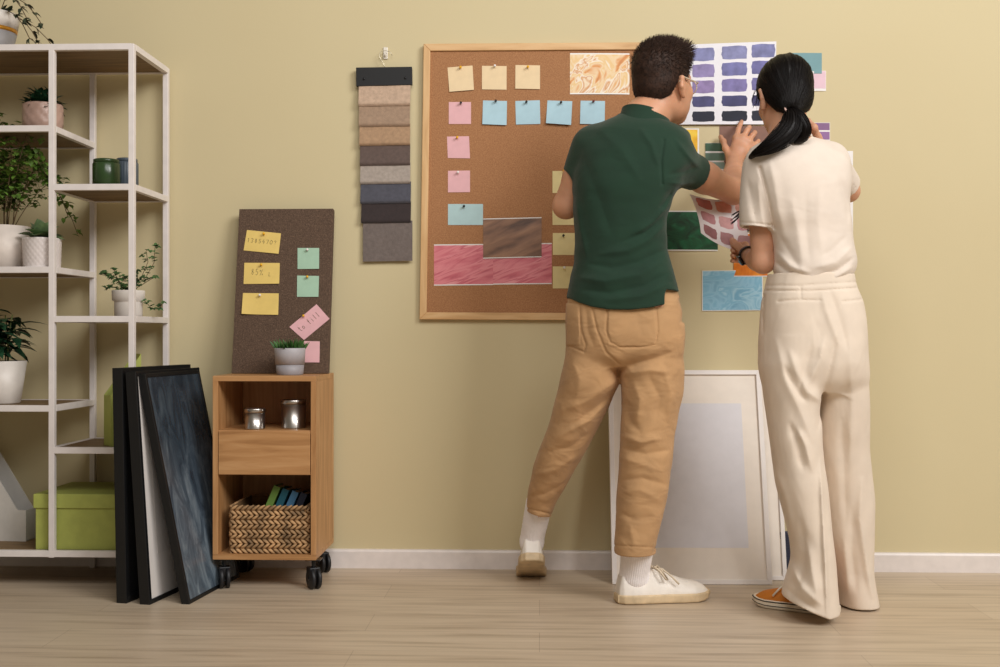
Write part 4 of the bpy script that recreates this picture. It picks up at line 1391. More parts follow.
def head_frame(c, yaw, pitch, roll=0.0):
    """local axes: x right, y towards the face, z up; yaw>0 turns to the right of the picture, pitch>0 looks up"""
    Ry = np.array([[math.cos(roll), 0, math.sin(roll)], [0, 1, 0], [-math.sin(roll), 0, math.cos(roll)]])
    R = Rz(-yaw) @ Rx(pitch) @ Ry
    c = np.asarray(c, float)
    return R, (lambda p: c + R @ np.asarray(p, float))
def head_prims(G, R, s=1.0, fem=False):
    """skull, face, jaw, nose, brow, lips and ears as (primitive, blend)"""
    e = lambda p, r, RR=None: ell(G(np.array(p) * s), np.array(r) * s, R if RR is None else RR)
    c = lambda a, b, ra, rb: cap(G(np.array(a) * s), G(np.array(b) * s), ra * s, rb * s)
    jw = 0.92 if fem else 1.0
    P = [(e((0, -0.012, 0.03), (0.074, 0.095, 0.088)), 0), (e((0, 0.035, -0.02), (0.062 * jw, 0.062, 0.085)), 0.03),
         (e((0, 0.035, -0.07), (0.054 * jw, 0.052, 0.042)), 0.03), (e((0, 0.074, -0.097), (0.021, 0.018, 0.017)), 0.025),
         (c((-0.03, 0.082, 0.022), (0.03, 0.082, 0.022), 0.014, 0.014), 0.02),
         (c((0, 0.092, 0.008), (0, 0.112, -0.030), 0.008, 0.012), 0.012), (c((-0.011, 0.098, -0.034), (0.011, 0.098, -0.034), 0.009, 0.009), 0.01),
         (c((-0.018, 0.088, -0.064), (0.018, 0.088, -0.064), 0.006, 0.006), 0.006), (c((-0.016, 0.087, -0.073), (0.016, 0.087, -0.073), 0.006, 0.006), 0.006),
         (e((0.038, 0.066, -0.025), (0.02, 0.02, 0.02)), 0.02), (e((-0.038, 0.066, -0.025), (0.02, 0.02, 0.02)), 0.02)]
    for sx in (-1, 1):
        P.append((c((sx * 0.070, 0.000, 0.010), (sx * 0.082, -0.016, 0.008), 0.008, 0.007), 0.006))
        P.append((c((sx * 0.082, -0.016, 0.008), (sx * 0.082, -0.020, -0.018), 0.007, 0.006), 0.006))
        P.append((c((sx * 0.082, -0.020, -0.018), (sx * 0.074, -0.002, -0.044), 0.006, 0.008), 0.006))
        P.append((e((sx * 0.074, -0.006, -0.015), (0.006, 0.017, 0.030)), 0.006))
    return P
def body_fn(prims, cuts=()):
    def f(P):
        d = None
        for g, k in prims:
            v = g(P)
            d = v if d is None else smin(d, v, k)
        for g, k in cuts:
            d = smax(d, -g(P), k)
        return d
    return f
def hand_prims(W, palm, fingers, thumb, rw, rp, k=0.012):
    """W wrist point; palm: list of knuckle points; fingers: list of joint lists starting at the knuckle"""
    P = []
    for q in palm:
        P.append((cap(W, q, rw * 0.8, rp), k))
    for i in range(len(palm) - 1):
        P.append((cap(palm[i], palm[i + 1], rp, rp), 0.008))
        P.append((cap((W + palm[i]) / 2, (W + palm[i + 1]) / 2, rp * 1.15, rp * 1.15), 0.012))
    for pts, r in fingers:
        for i in range(len(pts) - 1):
            P.append((cap(pts[i], pts[i + 1], r * (1 - 0.1 * i), r * (1 - 0.1 * (i + 1))), 0.004 if i else 0.006))
    for i in range(len(thumb) - 1):
        P.append((cap(thumb[i], thumb[i + 1], (0.0125, 0.0105, 0.0095, 0.0085)[i], (0.0105, 0.0095, 0.0085, 0.008)[i]), 0.008))
    return P
def eyes(G, s, parent, iris):
    for sx in (-1, 1):
        c = G(np.array((sx * 0.031, 0.075, 0.0)) * s)
        f = unit(G((0, 1, 0)) - G((0, 0, 0)))
        b = MB().ball(c, 0.0118 * s, 16)
        ey = build('eye', b, mat('eye white', (226, 220, 212), 0.2, 0.02), parent)
        build('iris', MB().ball(c + f * 0.0075 * s, 0.0056 * s, 12), mat('iris brown', iris, 0.2, 0.1), ey)
def strands(mb, roots, dirs, lens, width, curl, flow=None, seg=3):
    """thin three-sided tapering hairs"""
    for p, d, l in zip(roots, dirs, lens):
        d = unit(d)
        s = unit(np.cross(d, (0.3, 0.5, 0.81)))
        t = np.cross(d, s)
        V, Fc = [], []
        q = np.array(p, float)
        for i in range(seg):
            wd = width * (1 - 0.25 * i / seg)
            for a in (0, 2.094, 4.189):
                V.append(q + wd * (s * math.cos(a) + t * math.sin(a)))
            d = unit(d + (curl if flow is None else flow) * 0.35)
            q = q + d * l / seg
        V.append(q)
        for i in range(seg - 1):
            for a in range(3):
                b2 = (a + 1) % 3
                Fc.append((i * 3 + a, i * 3 + b2, i * 3 + 3 + b2, i * 3 + 3 + a))
        o = (seg - 1) * 3
        Fc += [(o, o + 1, len(V) - 1), (o + 1, o + 2, len(V) - 1), (o + 2, o, len(V) - 1)]
        mb.add(V, Fc, True)
class ShoeFrame:
    """local axes of a shoe; bend > 0 keeps the toes flat while the heel is lifted"""
    def __init__(s, heel, toe, up, ln, wd, flat=None, ballx=0.72):
        s.heel, s.ln, s.wd = heel, ln, wd
        X = unit(toe - heel); Z = unit(up - X * (up @ X)); Y = np.cross(Z, X)
        s.R = np.stack([X, Y, Z], 1)
        s.flat = flat
        if flat is not None:
            s.xb = ballx * ln
            s.ball = heel + X * s.xb
            X2 = unit(flat); Z2 = np.array([0, 0, 1.0]); Y2 = np.cross(Z2, X2)
            s.R2 = np.stack([X2, Y2, Z2], 1)
            s.m = unit(X + X2)
    def G(s, x, y, z):
        if s.flat is not None and x * s.ln > s.xb:
            return s.ball + s.R2 @ np.array([x * s.ln - s.xb, y * s.wd, z])
        return s.heel + s.R @ np.array([x * s.ln, y * s.wd, z])
    def loc(s, P):
        q = (P - s.heel) @ s.R
        if s.flat is not None:
            q2 = (P - s.ball) @ s.R2
            q2[:, 0] += s.xb
            t = np.clip(((P - s.ball) @ s.m) / 0.03 + 0.5, 0, 1)[:, None]
            q = q * (1 - t) + q2 * t
        return q
    def foot(s, r=1.0):
        G = s.G
        return [(cap(G(0.195, 0, 0.095), G(0.2, 0, 0.07), 0.031 * r, 0.031 * r), 0.02), (cap(G(0.2, 0, 0.07), G(0.16, 0, 0.055), 0.032 * r, 0.028 * r), 0.02), (cap(G(0.22, 0, 0.07), G(0.62, 0, 0.044), 0.030 * r, 0.018 * r), 0.02)]
def shoe(parent, fr, upper, solem, side=1, ankle=0.075, sole_h=0.028, lace=None, stripe=None, h=0.003, laces_n=5, lx=0.40, bow=True):
    """trainer: returns the upper (sole and laces are its parts)"""
    ln, wd, G, loc = fr.ln, fr.wd, fr.G, fr.loc
    def outline(P, grow=0.0):
        q = loc(P)
        x, y = q[:, 0] / ln, q[:, 1] / wd
        hw = np.interp(x, [0, 0.05, 0.15, 0.35, 0.5, 0.68, 0.82, 0.92, 0.97, 1.0], [0.20, 0.33, 0.385, 0.39, 0.40, 0.47, 0.465, 0.37, 0.26, 0.10]) * wd
        cy = np.interp(x, [0, 0.4, 0.75, 1.0], [0, -0.02, 0.0, -0.05 * 1]) * side * wd
        d = np.abs(q[:, 1] - cy) - hw
        d = np.maximum(d, np.maximum(-q[:, 0], q[:, 0] - ln)) - grow
        return d, q
    def sole(P):
        d, q = outline(P, 0.003)
        toe_up = 0.012 * np.clip((q[:, 0] / ln - 0.8) / 0.2, 0, 1) ** 2
        z = q[:, 2]
        return smax(d, np.maximum(z - sole_h - toe_up * 0.5, toe_up - z), 0.006)
    def up_f(P):
        d, q = outline(P, 0.0)
        x, z = q[:, 0] / ln, q[:, 2]
        topz = np.interp(x, [0, 0.04, 0.1, 0.2, 0.28, 0.36, 0.45, 0.58, 0.7, 0.82, 0.93, 1.0], [ankle + 0.002, ankle + 0.006, ankle - 0.004, ankle - 0.014, ankle - 0.010, ankle + 0.014, ankle + 0.008, ankle - 0.008, ankle - 0.022, ankle - 0.030, ankle - 0.036, sole_h + 0.008])
        hw = np.clip((z - sole_h) / (topz - sole_h + 1e-4), 0, 1.3)
        taper = (0.022 * hw ** 2 + 0.004 * np.clip(hw, 0, 1)) * wd / 0.1 * np.interp(x, [0, 0.3, 0.45, 0.6, 1], [0.45, 0.7, 1.1, 1.0, 0.8])
        return smax(d + taper + 0.002, np.maximum(z - topz, sole_h * 0.4 - z), 0.016)
    def upper_f(P):
        d = up_f(P)
        hole = cap(G(0.19, 0, 0.06), G(0.17, 0, 0.2), 0.026, 0.036)(P)
        hole = smin(hole, cap(G(0.27, 0, 0.065), G(0.22, 0, 0.2), 0.024, 0.034)(P), 0.01)
        return smax(d, -hole, 0.004)
    lo = np.min([G(x, y, z) for x in (-0.06, 1.06) for y in (-0.65, 0.65) for z in (-0.01, 0.14)], 0)
    hi = np.max([G(x, y, z) for x in (-0.06, 1.06) for y in (-0.65, 0.65) for z in (-0.01, 0.14)], 0)
    V, Q = surface(upper_f, lo, hi, h, 1)
    s = build_np('shoe', V, Q, upper, parent)
    V, Q = surface(sole, lo, hi, h, 1)
    build_np('sole', V, Q, solem, s)
    if stripe is not None:
        b = MB()
        for zz, rr, oo in ((sole_h - 0.004, 0.0016, 0.0035), (0.010, 0.0011, 0.0035)):
            pts = []
            xs_ = [0.03, 0.05, 0.15, 0.35, 0.5, 0.68, 0.82, 0.92, 0.97, 0.995]
            hwv = np.interp(xs_, [0, 0.05, 0.15, 0.35, 0.5, 0.68, 0.82, 0.92, 0.97, 1.0], [0.20, 0.33, 0.385, 0.39, 0.40, 0.47, 0.465, 0.37, 0.26, 0.10])
            for sd in (1, -1):
                seq = list(zip(xs_, hwv)) if sd == 1 else list(zip(xs_, hwv))[::-1]
                for x, hv in seq:
                    cyy = np.interp(x, [0, 0.4, 0.75, 1.0], [0, -0.02, 0.0, -0.05]) * side
                    pts.append(G(x + (oo / ln if x > 0.97 else 0), cyy + sd * (hv + oo / wd), zz + 0.006 * max(0, (x - 0.8) / 0.2) ** 2))
            b.tube(pts, rr, 6)
        build('sole_stripe', b, stripe, s)
    if lace is not None:
        b = MB()
        tz_ = lambda x: np.interp(x, [0.36, 0.45, 0.58, 0.7], [ankle + 0.010, ankle + 0.004, ankle - 0.011, ankle - 0.025])
        for k in range(laces_n):
            x = lx + 0.06 * k
            b.tube([G(x, yy, tz_(x) + 0.001 - 0.028 * abs(yy / 0.25) ** 2.2) for yy in np.linspace(-0.24, 0.24, 9)], 0.0028, 6, 0, True, 0.6)
            if k < laces_n - 1:
                b.tube([G(x + 0.06 * t, -0.2 + 0.4 * t, tz_(x + 0.06 * t) + 0.003 - 0.02 * abs((t - 0.5) * 2) ** 2.2) for t in np.linspace(0, 1, 7)], 0.0026, 6, 0, True, 0.6)
        kx, kz = lx, tz_(lx)
        for sd in ((1, -1) if bow else ()):
            b.tube([G(kx, 0, kz + 0.004), G(kx - 0.02, sd * 0.2, kz + 0.014), G(kx + 0.02, sd * 0.42, kz + 0.004), G(kx + 0.07, sd * 0.50, kz - 0.018), G(kx + 0.10, sd * 0.46, kz - 0.022), G(kx + 0.06, sd * 0.24, kz + 0.004), G(kx, 0, kz + 0.004)], 0.0031, 6)
            b.tube([G(kx, 0, kz + 0.004), G(kx + 0.07, sd * 0.22, kz + 0.006), G(kx + 0.15, sd * 0.42, kz - 0.014), G(kx + 0.22, sd * 0.50, kz - 0.036)], 0.0028, 6)
        b.ball(G(kx, 0, kz + 0.004), 0.005, 10)
        build('laces', b, lace, s)
    return s

# ================================================================== the man
SK_M = skin_mat('warm skin', (198, 144, 112))
def px3(x, y, d):
    return at(x, y, d)
HM = at(663, 85, -0.44)
RM, GM = head_frame(HM, math.radians(42), math.radians(4))
shR, elR, wrR = px3(674, 163, -0.50), px3(733.5, 191.5, -0.31), px3(734.4, 160, -0.105)
shL, elL, wrL = px3(592, 146, -0.44), px3(566, 205.5, -0.40), px3(600, 180, -0.16)
TORSO_M = stack([(116, 617, 646, -0.455, .05), (121, 602, 657, -0.46, .07), (127, 591, 671, -0.465, .09), (133, 584, 684, -0.47, .104), (142, 578, 688, -0.48, .113), (155, 577, 690, -0.49, .12), (170, 573.5, 687, -0.495, .125),
                 (186, 572.5, 679, -0.50, .125), (200, 573.5, 671.5, -0.50, .12), (216, 574.5, 666, -0.50, .115), (244, 575, 665, -0.50, .11), (262, 574, 669, -0.50, .112), (280, 570, 674, -0.505, .123), (297, 566.5, 678.5, -0.505, .131), (314, 565.5, 681, -0.505, .134)], 2.4, 0.22)
LEG_ML = stack([(318, 576, 618, -0.475, .09), (345, 567.5, 621, -0.468, .108), (370, 562, 619.5, -0.46, .112), (385, 559, 618.5, -0.455, .108), (400, 555, 612, -0.44, .104), (420, 550.5, 602, -0.42, .098), (440, 543, 592, -0.40, .092),
                (467, 533, 576, -0.36, .08), (490, 528, 563.5, -0.32, .072), (505, 526.5, 555, -0.29, .066), (516, 526.5, 551.5, -0.27, .064), (520, 526.5, 551, -0.265, .064)], 2.2)
LEG_MR = stack([(318, 622, 672, -0.50, .09), (345, 617, 681.6, -0.50, .108), (370, 620, 684.6, -0.50, .112), (393, 621.5, 683, -0.50, .106), (410, 621.5, 679, -0.50, .10), (434, 620.2, 674, -0.505, .094), (467, 619, 671.5, -0.51, .086),
                (497, 616.5, 668, -0.51, .08), (520, 615.4, 662.5, -0.51, .076), (540, 614.4, 657.5, -0.51, .074), (556, 614, 655, -0.51, .073)], 2.2)
HIP_M = stack([(274, 574, 671, -0.50, .112), (288, 571, 674, -0.50, .115), (303, 567.5, 680.5, -0.50, .122), (320, 566, 683.2, -0.50, .128), (340, 566.5, 683.6, -0.495, .13), (356, 570, 680, -0.49, .122), (366, 585, 660, -0.485, .09)], 2.4, 0.15)
ankR, ankL = px3(639, 575, -0.51), px3(537, 532, -0.235)
hR = floor_at(616.5, 602.5) + (0, 0, 0.001)
FRR = ShoeFrame(hR, hR + unit(floor_at(711, 598) - hR), np.array([0, 0, 1.0]), 0.292, 0.108)
ball = floor_at(531.5, 576.5) + np.array([0, 0, 0.002])
bdir = unit(np.array([-0.02, 1.0, 0]))
tilt = 0.46
fw = bdir * math.cos(tilt) - np.array([0, 0, 1.0]) * math.sin(tilt)
FRL = ShoeFrame(ball - fw * 0.70 * 0.275, ball, bdir * math.sin(tilt) + np.array([0, 0, 1.0]) * math.cos(tilt), 0.275, 0.104, bdir, 0.70)
def shrink(f, d):
    return lambda P: f(P) + d
body = [(shrink(TORSO_M, 0.02), 0)]
body += [(shrink(HIP_M, 0.012), 0.03), (shrink(LEG_ML, 0.016), 0.02), (shrink(LEG_MR, 0.016), 0.02)]
nk = GM((0, -0.028, -0.06))
body += [(cap(nk, at(643, 122, -0.47), 0.056, 0.062), 0.03), (cap(at(643, 122, -0.47), at(637, 150, -0.48), 0.062, 0.09), 0.04)]
body += [(g, max(k, 0.001)) if i else (g, 0.03) for i, (g, k) in enumerate(head_prims(GM, RM, 1.0))]
body += [(cap(shR, (shR + elR) / 2, 0.052, 0.047), 0.03), (cap((shR + elR) / 2, elR, 0.047, 0.040), 0.02),
         (cap(elR, elR * 0.65 + wrR * 0.35, 0.040, 0.042), 0.015), (cap(elR * 0.65 + wrR * 0.35, wrR, 0.042, 0.0245), 0.015)]
body += [(cap(shL, (shL + elL) / 2, 0.052, 0.046), 0.03), (cap((shL + elL) / 2, elL, 0.046, 0.040), 0.02), (cap(elL, elL * 0.65 + wrL * 0.35, 0.040, 0.040), 0.015), (cap(elL * 0.65 + wrL * 0.35, wrL, 0.040, 0.026), 0.015)]
# right hand, fingers spread on the poster
kn = [px3(736.5, 138, -0.085), px3(742.5, 138.6, -0.088), px3(748, 142, -0.086), px3(752.3, 146.4, -0.08)]
fg = [([kn[0], px3(738.4, 129.5, -0.066), px3(740.2, 124.6, -0.040), px3(741.6, 121.4, -0.016)], 0.0100),
      ([kn[1], px3(747.0, 130.6, -0.080), px3(749.2, 127.4, -0.052), px3(748.6, 129.6, -0.018)], 0.0102),
      ([kn[2], px3(752.6, 135.4, -0.080), px3(754.8, 132.6, -0.055), px3(754.4, 134.6, -0.018)], 0.0098),
      ([kn[3], px3(756.4, 143.4, -0.076), px3(758.2, 141, -0.055), px3(758.2, 142, -0.022)], 0.0088)]
th = [px3(729, 155, -0.10), px3(725.6, 148.5, -0.082), px3(723.6, 141.6, -0.050), px3(720.6, 137.0, -0.022)]
body += hand_prims(wrR, kn, fg, th, 0.027, 0.0125)
# left hand, resting on the board in front of him
kn = [px3(612, 168, -0.060), px3(607, 165, -0.062), px3(602, 165, -0.060), px3(597, 168, -0.055)]
fg = [([k, k + (0.004 * (1.5 - i), 0.018, 0.036), k + (0.006 * (1.5 - i), 0.028, 0.060), k + (0.007 * (1.5 - i), 0.030, 0.078)], 0.0088 - 0.0004 * i) for i, k in enumerate(kn)]
th = [px3(610, 178, -0.12), px3(617, 174, -0.095), px3(622, 169, -0.065), px3(624, 164, -0.036)]
body += hand_prims(wrL, kn, fg, th, 0.027, 0.0125)
# ankles and feet inside the socks and shoes
body += [(cap(at(637, 540, -0.51), FRR.G(0.2, 0, 0.12), 0.042, 0.036), 0.02), (cap(at(539, 498, -0.29), FRL.G(0.19, 0, 0.085), 0.034, 0.030), 0.02)] + FRR.foot(0.95) + FRL.foot(0.95)
cuts = [(ell(GM((sx * 0.031, 0.0835, 0.0)), (0.0135, 0.011, 0.007), RM), 0.006) for sx in (-1, 1)]
f = body_fn(body, cuts)
V, Q = surface(f, (-0.12, -0.72, 0.02), (0.95, 0.02, 1.78), 0.003, 1)
man = build_np('person', V, Q, SK_M, None, org=at(640, 600, -0.45) * np.array([1, 1, 0]))
tag(man, 'man in dark green polo shirt and tan trousers reaching to the poster, seen from behind', 'person', 'people at the wall')
eyes(GM, 1.0, man, (70, 48, 32))

# hair: a cap following the skull plus short strands
HAIR_M = mat('dark brown hair', (50, 34, 26), 0.6, 0.25, 90, 0.3, 400)
HAIR_M.node_tree.nodes['Principled BSDF'].inputs['Specular IOR Level'].default_value = 0.2
def to_local(P, c, R):
    return (P - c) @ R
def hairline_m(q):
    """height above which there is hair, by direction around the head (0 = face, pi = nape)"""
    a = np.abs(np.arctan2(q[:, 0], q[:, 1]))
    return np.interp(a, [0, 0.55, 0.85, 1.1, 1.38, 1.5, 1.72, 1.95, 2.2, 2.6, 3.15], [0.062, 0.058, 0.035, -0.022, -0.028, 0.008, 0.012, -0.012, -0.042, -0.056, -0.058])
def hair_m(P):
    q = to_local(P, HM, RM)
    r = q / np.array([0.0765, 0.0985, 0.0905]) - np.array([0, -0.012, 0.03]) / np.array([0.0765, 0.0985, 0.0905])
    k0 = np.sqrt((r * r).sum(1))
    top = np.clip((q[:, 2] - 0.01) / 0.08, 0, 1)
    front = np.clip((q[:, 1] + 0.03) / 0.1, 0, 1)
    grow_ = 0.0005 + 0.010 * top + 0.010 * np.clip((q[:, 2] - 0.06) / 0.05, 0, 1) * front + 0.004 * (vnoise(q * np.array([60, 40, 40])) - 0.5)
    d = (k0 - 1) * 0.08 - grow_
    d = smin(d, ell((0, -0.045, -0.012), (0.064, 0.058, 0.06))(q) - 0.002, 0.02)
    d = smin(d, cap((-0.028, 0.072, 0.100), (0.028, 0.074, 0.102), 0.016, 0.016)(q), 0.025)
    return smax(d, hairline_m(q) - q[:, 2] + 0.004 * (vnoise(q * 300) - 0.5), 0.004)
V, Q = surface(hair_m, HM - 0.17, HM + 0.19, 0.0025, 1)
hm = MB()
hm.v, hm.f = [tuple(p) for p in V], [tuple(q) for q in Q]
hm.mi, hm.sm = [0] * len(Q), [True] * len(Q)
rg = np.random.RandomState(4)
pick = rg.choice(len(V), 9000, replace=False)
# normals from the implicit
e = 0.002
B = V[pick]
nrm = np.stack([hair_m(B + np.eye(3)[k] * e) - hair_m(B - np.eye(3)[k] * e) for k in range(3)], 1)
nrm /= np.linalg.norm(nrm, axis=1)[:, None] + 1e-9
ql = to_local(B, HM, RM)
roots, dirs, lens = [], [], []
for p, nn, q in zip(B, nrm, ql):
    if q[2] < hairline_m(q[None])[0] + 0.003:
        continue
    top = min(1, max(0, (q[2] - 0.03) / 0.07))
    front = min(1, max(0, (q[1] + 0.05) / 0.12))
    fl = RM @ np.array([0.25, 0.55 * front + 0.25 * top, -0.75 + 1.25 * top])
    d = nn * (0.18 + 0.45 * top * front) + fl * 0.8 + rg.normal(0, 0.14, 3)
    roots.append(p - nn * 0.002); dirs.append(d); lens.append(0.0055 + (0.015 + 0.012 * front) * top + 0.004 * rg.rand())
strands(hm, roots, dirs, lens, 0.0006, np.zeros(3))
build('hair', hm, HAIR_M, man)

# clothes
GREEN = cloth('dark green pique', (18, 50, 33), 0.05, 0.3, 1100, wr=0.25, ws=7)
hx = [at(x, 300, -0.5)[0] for x in (560, 569, 578, 590, 607, 625, 645, 659.6, 661, 668, 680, 700)]
hz = [at(600, y, -0.62 if i < 8 else -0.5)[2] for i, y in enumerate((296, 297, 302, 306.5, 309.6, 310, 308, 304.6, 291, 291.6, 293, 293))]
FOLD_M = [([(660, 262), (640, 274), (605, 281), (582, 278)], 4.5, .007), ([(664, 250), (640, 262), (612, 268), (590, 264)], 4, -.005), ([(666, 274), (645, 286), (610, 293), (584, 290)], 4, -.005), ([(668, 284), (640, 296), (606, 300)], 4, .005),
          ([(664, 226), (648, 240), (628, 250), (600, 254)], 4, .006), ([(668, 205), (654, 222), (634, 234)], 3.5, .005), ([(664, 214), (646, 232), (620, 243)], 3, -.004), ([(672, 190), (660, 210)], 3, -.004),
          ([(576, 200), (580, 230), (586, 255)], 4, .004), ([(600, 130), (622, 150), (640, 180)], 6, .003), ([(585, 160), (600, 200), (612, 235)], 7, -.003),
          ([(664, 140), (661, 160), (662, 184)], 1.3, -.0035), ([(640, 128), (652, 145), (658, 165)], 3.5, .004),
          ([(676, 140), (690, 158), (700, 168)], 3, .004), ([(668, 175), (682, 172), (698, 166)], 3, -.003), ([(670, 183), (684, 184), (694, 182)], 2.5, .003)]
FM = folds(FOLD_M)
slR_end = shR + (elR - shR) * 0.36
slL_end = shL + (elL - shL) * 0.50
axR, axL = unit(elR - shR), unit(elL - shL)
def polo(P):
    d = TORSO_M(P)
    nkc = smin(cap(at(641, 126, -0.468), at(637, 142, -0.475), 0.058, 0.10)(P), ell(at(640, 137, -0.475), (0.15, 0.085, 0.045))(P), 0.03)
    d = smin(d, nkc, 0.03)
    sr = cap(shR, slR_end + axR * 0.02, 0.063, 0.053)(P)
    sr = smin(sr, cap(at(652, 152, -0.49), shR, 0.07, 0.062)(P), 0.03)
    sl = cap(shL, slL_end + axL * 0.02, 0.062, 0.052)(P)
    sr = np.maximum(sr, (P - slR_end) @ axR)
    sl = np.maximum(sl, (P - slL_end) @ axL)
    # open cuffs
    sr = smax(sr, -np.maximum(cap(shR, elR, 0.055, 0.039)(P), -((P - slR_end) @ axR + 0.03)), 0.003)
    sl = smax(sl, -np.maximum(cap(shL, elL, 0.050, 0.039)(P), -((P - slL_end) @ axL + 0.03)), 0.003)
    d = smin(d, sr, 0.03)
    d = smin(d, sl, 0.03)
    d = d - 1.5 * FM(P) * np.clip(1 - np.abs(d) / 0.05, 0, 1)
    d = d - 0.003 * (vnoise(P * np.array([16, 16, 30])) - 0.5)
    return np.maximum(d, np.interp(P[:, 0], hx, hz) - P[:, 2])
V, Q = surface(polo, (-0.02, -0.74, 0.86), (0.78, -0.26, 1.56), 0.0032, 1)
shirt = build_np('polo_shirt', V, Q, GREEN, man)
# collar: a folded band, high at the nape and dropping to the front
cc = at(645.5, 119, -0.462)
fx = RM @ np.array([0, 1.0, 0]); fx[2] = 0; fx = unit(Rz(math.radians(-12)) @ fx)
rx_ = np.cross(fx, (0, 0, 1.0))
def collar(u, v):
    a = math.pi * 2 * u
    # v 0 lower outer edge, 1 top fold
    out = 0.068 + 0.016 * (1 - v) ** 1.3
    p = cc + rx_ * math.sin(a) * out * 1.06 - fx * math.cos(a) * out * 1.08
    return p + np.array([0, 0, 0.024 * math.cos(a) + (0.012 - 0.046 * (1 - v))])
b = MB().surf(collar, 64, 8, 0.005, 0, 0.0, 1.0)
build('collar', b, GREEN, shirt)
b = MB()   # buttons on the placket
for k in range(2):
    p = cc + fx * (0.10 + 0.016 * k) + np.array([0, 0, -0.06 - 0.05 * k])
    b = MB().tube([p, p + fx * 0.006], 0.005, 12)
    build('button', b, mat('horn button', (52, 60, 50), 0.4, 0.05), shirt)

TAN = cloth('tan cotton twill', (184, 144, 101), 0.04, 0.25, 1000, wr=0.45, ws=12)
FOLD_MP = [([(622, 366), (650, 360), (672, 352)], 4, -.006), ([(622, 374), (650, 370), (668, 372)], 4, .007), ([(619, 364), (606, 352), (597, 330), (592, 308)], 1.0, -.0032),
           ([(608, 306), (606, 330), (610, 342), (620, 347), (640, 347), (655, 345), (658, 330), (656, 307)], 0.9, -.0028),
           ([(568, 303), (579, 304), (581, 330), (586, 345), (584, 352), (570, 346)], 0.9, -.0028),
           ([(622, 376), (604, 390), (585, 402), (564, 410)], 5, .006), ([(615, 390), (598, 405), (575, 424)], 4, -.006), ([(606, 404), (590, 420), (560, 436)], 4, .005), ([(570, 355), (580, 380), (576, 400)], 6, .004),
           ([(592, 430), (572, 446), (548, 452)], 4, -.004), ([(578, 455), (556, 470), (536, 474)], 4, .004), ([(560, 486), (545, 494), (530, 496)], 3, -.003),
           ([(634, 384), (640, 400), (636, 424)], 5, .006), ([(650, 378), (660, 398), (655, 420)], 5, -.005), ([(664, 370), (672, 395), (668, 420)], 4, .005), ([(626, 400), (630, 420), (640, 432)], 4, -.004),
           ([(622, 436), (640, 442), (664, 438)], 4, .006), ([(622, 448), (645, 454), (668, 450)], 4, -.006), ([(622, 458), (640, 464), (660, 470)], 4, .005), ([(622, 480), (642, 478), (664, 484)], 3.5, -.004), ([(620, 492), (640, 490), (660, 500)], 4, .004),
           ([(618, 512), (636, 520), (655, 516)], 4, -.003), ([(630, 528), (634, 540), (632, 550)], 4, .003), ([(672, 470), (668, 500), (660, 530), (654, 552)], 1.2, -.003),
           ([(614, 545.4), (655, 547.6)], 0.9, -.0022), ([(526, 508), (553, 514.6)], 0.9, -.0022), ([(680, 300), (684, 312), (682, 322)], 1.5, -.006), ([(586, 306), (588, 330), (594, 346)], 3, -.003)]
FMP = folds(FOLD_MP)
zcL = at(538, 512.5, -0.27)[2]
zcR = at(635, 552.5, -0.51)[2]
def pants_m(P):
    dl = LEG_ML(P)
    inL = np.maximum(LEG_ML(P) + 0.010, P[:, 2] - zcL - 0.025)
    zl = zcL + (P[:, 0] - at(538, 512, -0.27)[0]) * -0.22
    dl = np.maximum(np.maximum(dl, zl - P[:, 2]), -inL)
    dr_ = LEG_MR(P)
    inR = np.maximum(LEG_MR(P) + 0.010, P[:, 2] - zcR - 0.025)
    dr_ = np.maximum(np.maximum(dr_, zcR - P[:, 2]), -inR)
    d = smin(HIP_M(P), smin(dl, dr_, 0.012), 0.016)
    d = d - 1.2 * FMP(P) * np.clip(1 - np.abs(d) / 0.05, 0, 1)
    px, py = proj(P)
    pocket = ((px > 608) & (px < 656) & (py > 300) & (py < 346)) | ((px > 566) & (px < 580) & (py > 303) & (py < 345))
    d = d - 0.0018 * pocket
    return d - 0.004 * (vnoise(P * np.array([14, 14, 22])) - 0.5)
V, Q = surface(pants_m, (-0.10, -0.70, 0.12), (0.66, -0.14, 0.98), 0.0028, 1)
build_np('trousers', V, Q, TAN, man)
SOCK = mat('white ribbed sock', (244, 238, 238), 0.9, 0.02, 30, 0.2, 900, sheen=0.2)
def sock(ptop, fr, r0, r1):
    pank = fr.G(0.19, 0, 0.085)
    ptoe = fr.G(0.5, 0, 0.050)
    ax = unit(pank - ptop)
    s1 = unit(np.cross(ax, (0, 1, 0.1)))
    s2 = np.cross(ax, s1)
    lo = np.minimum(np.minimum(ptop, pank), ptoe); hi = np.maximum(np.maximum(ptop, pank), ptoe)
    def f(P):
        d = smin(cap(ptop, pank, r0, r1)(P), cap(pank - fr.R[:, 2] * 0.02, ptoe, 0.034, 0.020)(P), 0.02)
        q = P - ptop
        ang = np.arctan2(q @ s1, q @ s2)
        return d - 0.0011 * np.sin(ang * 44) * np.clip(1 - np.abs(d) / 0.01, 0, 1)
    V, Q = surface(f, lo - 0.07, hi + 0.07, 0.0022, 0)
    return build_np('sock', V, Q, SOCK, man)
sock(at(638.6, 540, -0.51), FRR, 0.050, 0.044)
sock(at(539, 504, -0.285), FRL, 0.043, 0.039)
LEATHER = mat('off-white leather', (232, 224, 214), 0.5, 0.04, 20, 0.15, 260)
GUM = mat('worn cream rubber', (206, 182, 146), 0.6, 0.08, 30)
LACE = mat('cream laces', (214, 198, 174), 0.8, 0.03)
shoe(man, FRR, LEATHER, GUM, 1, 0.088, lace=LACE)
shoe(man, FRL, LEATHER, GUM, -1, 0.084, lace=LACE, bow=False)
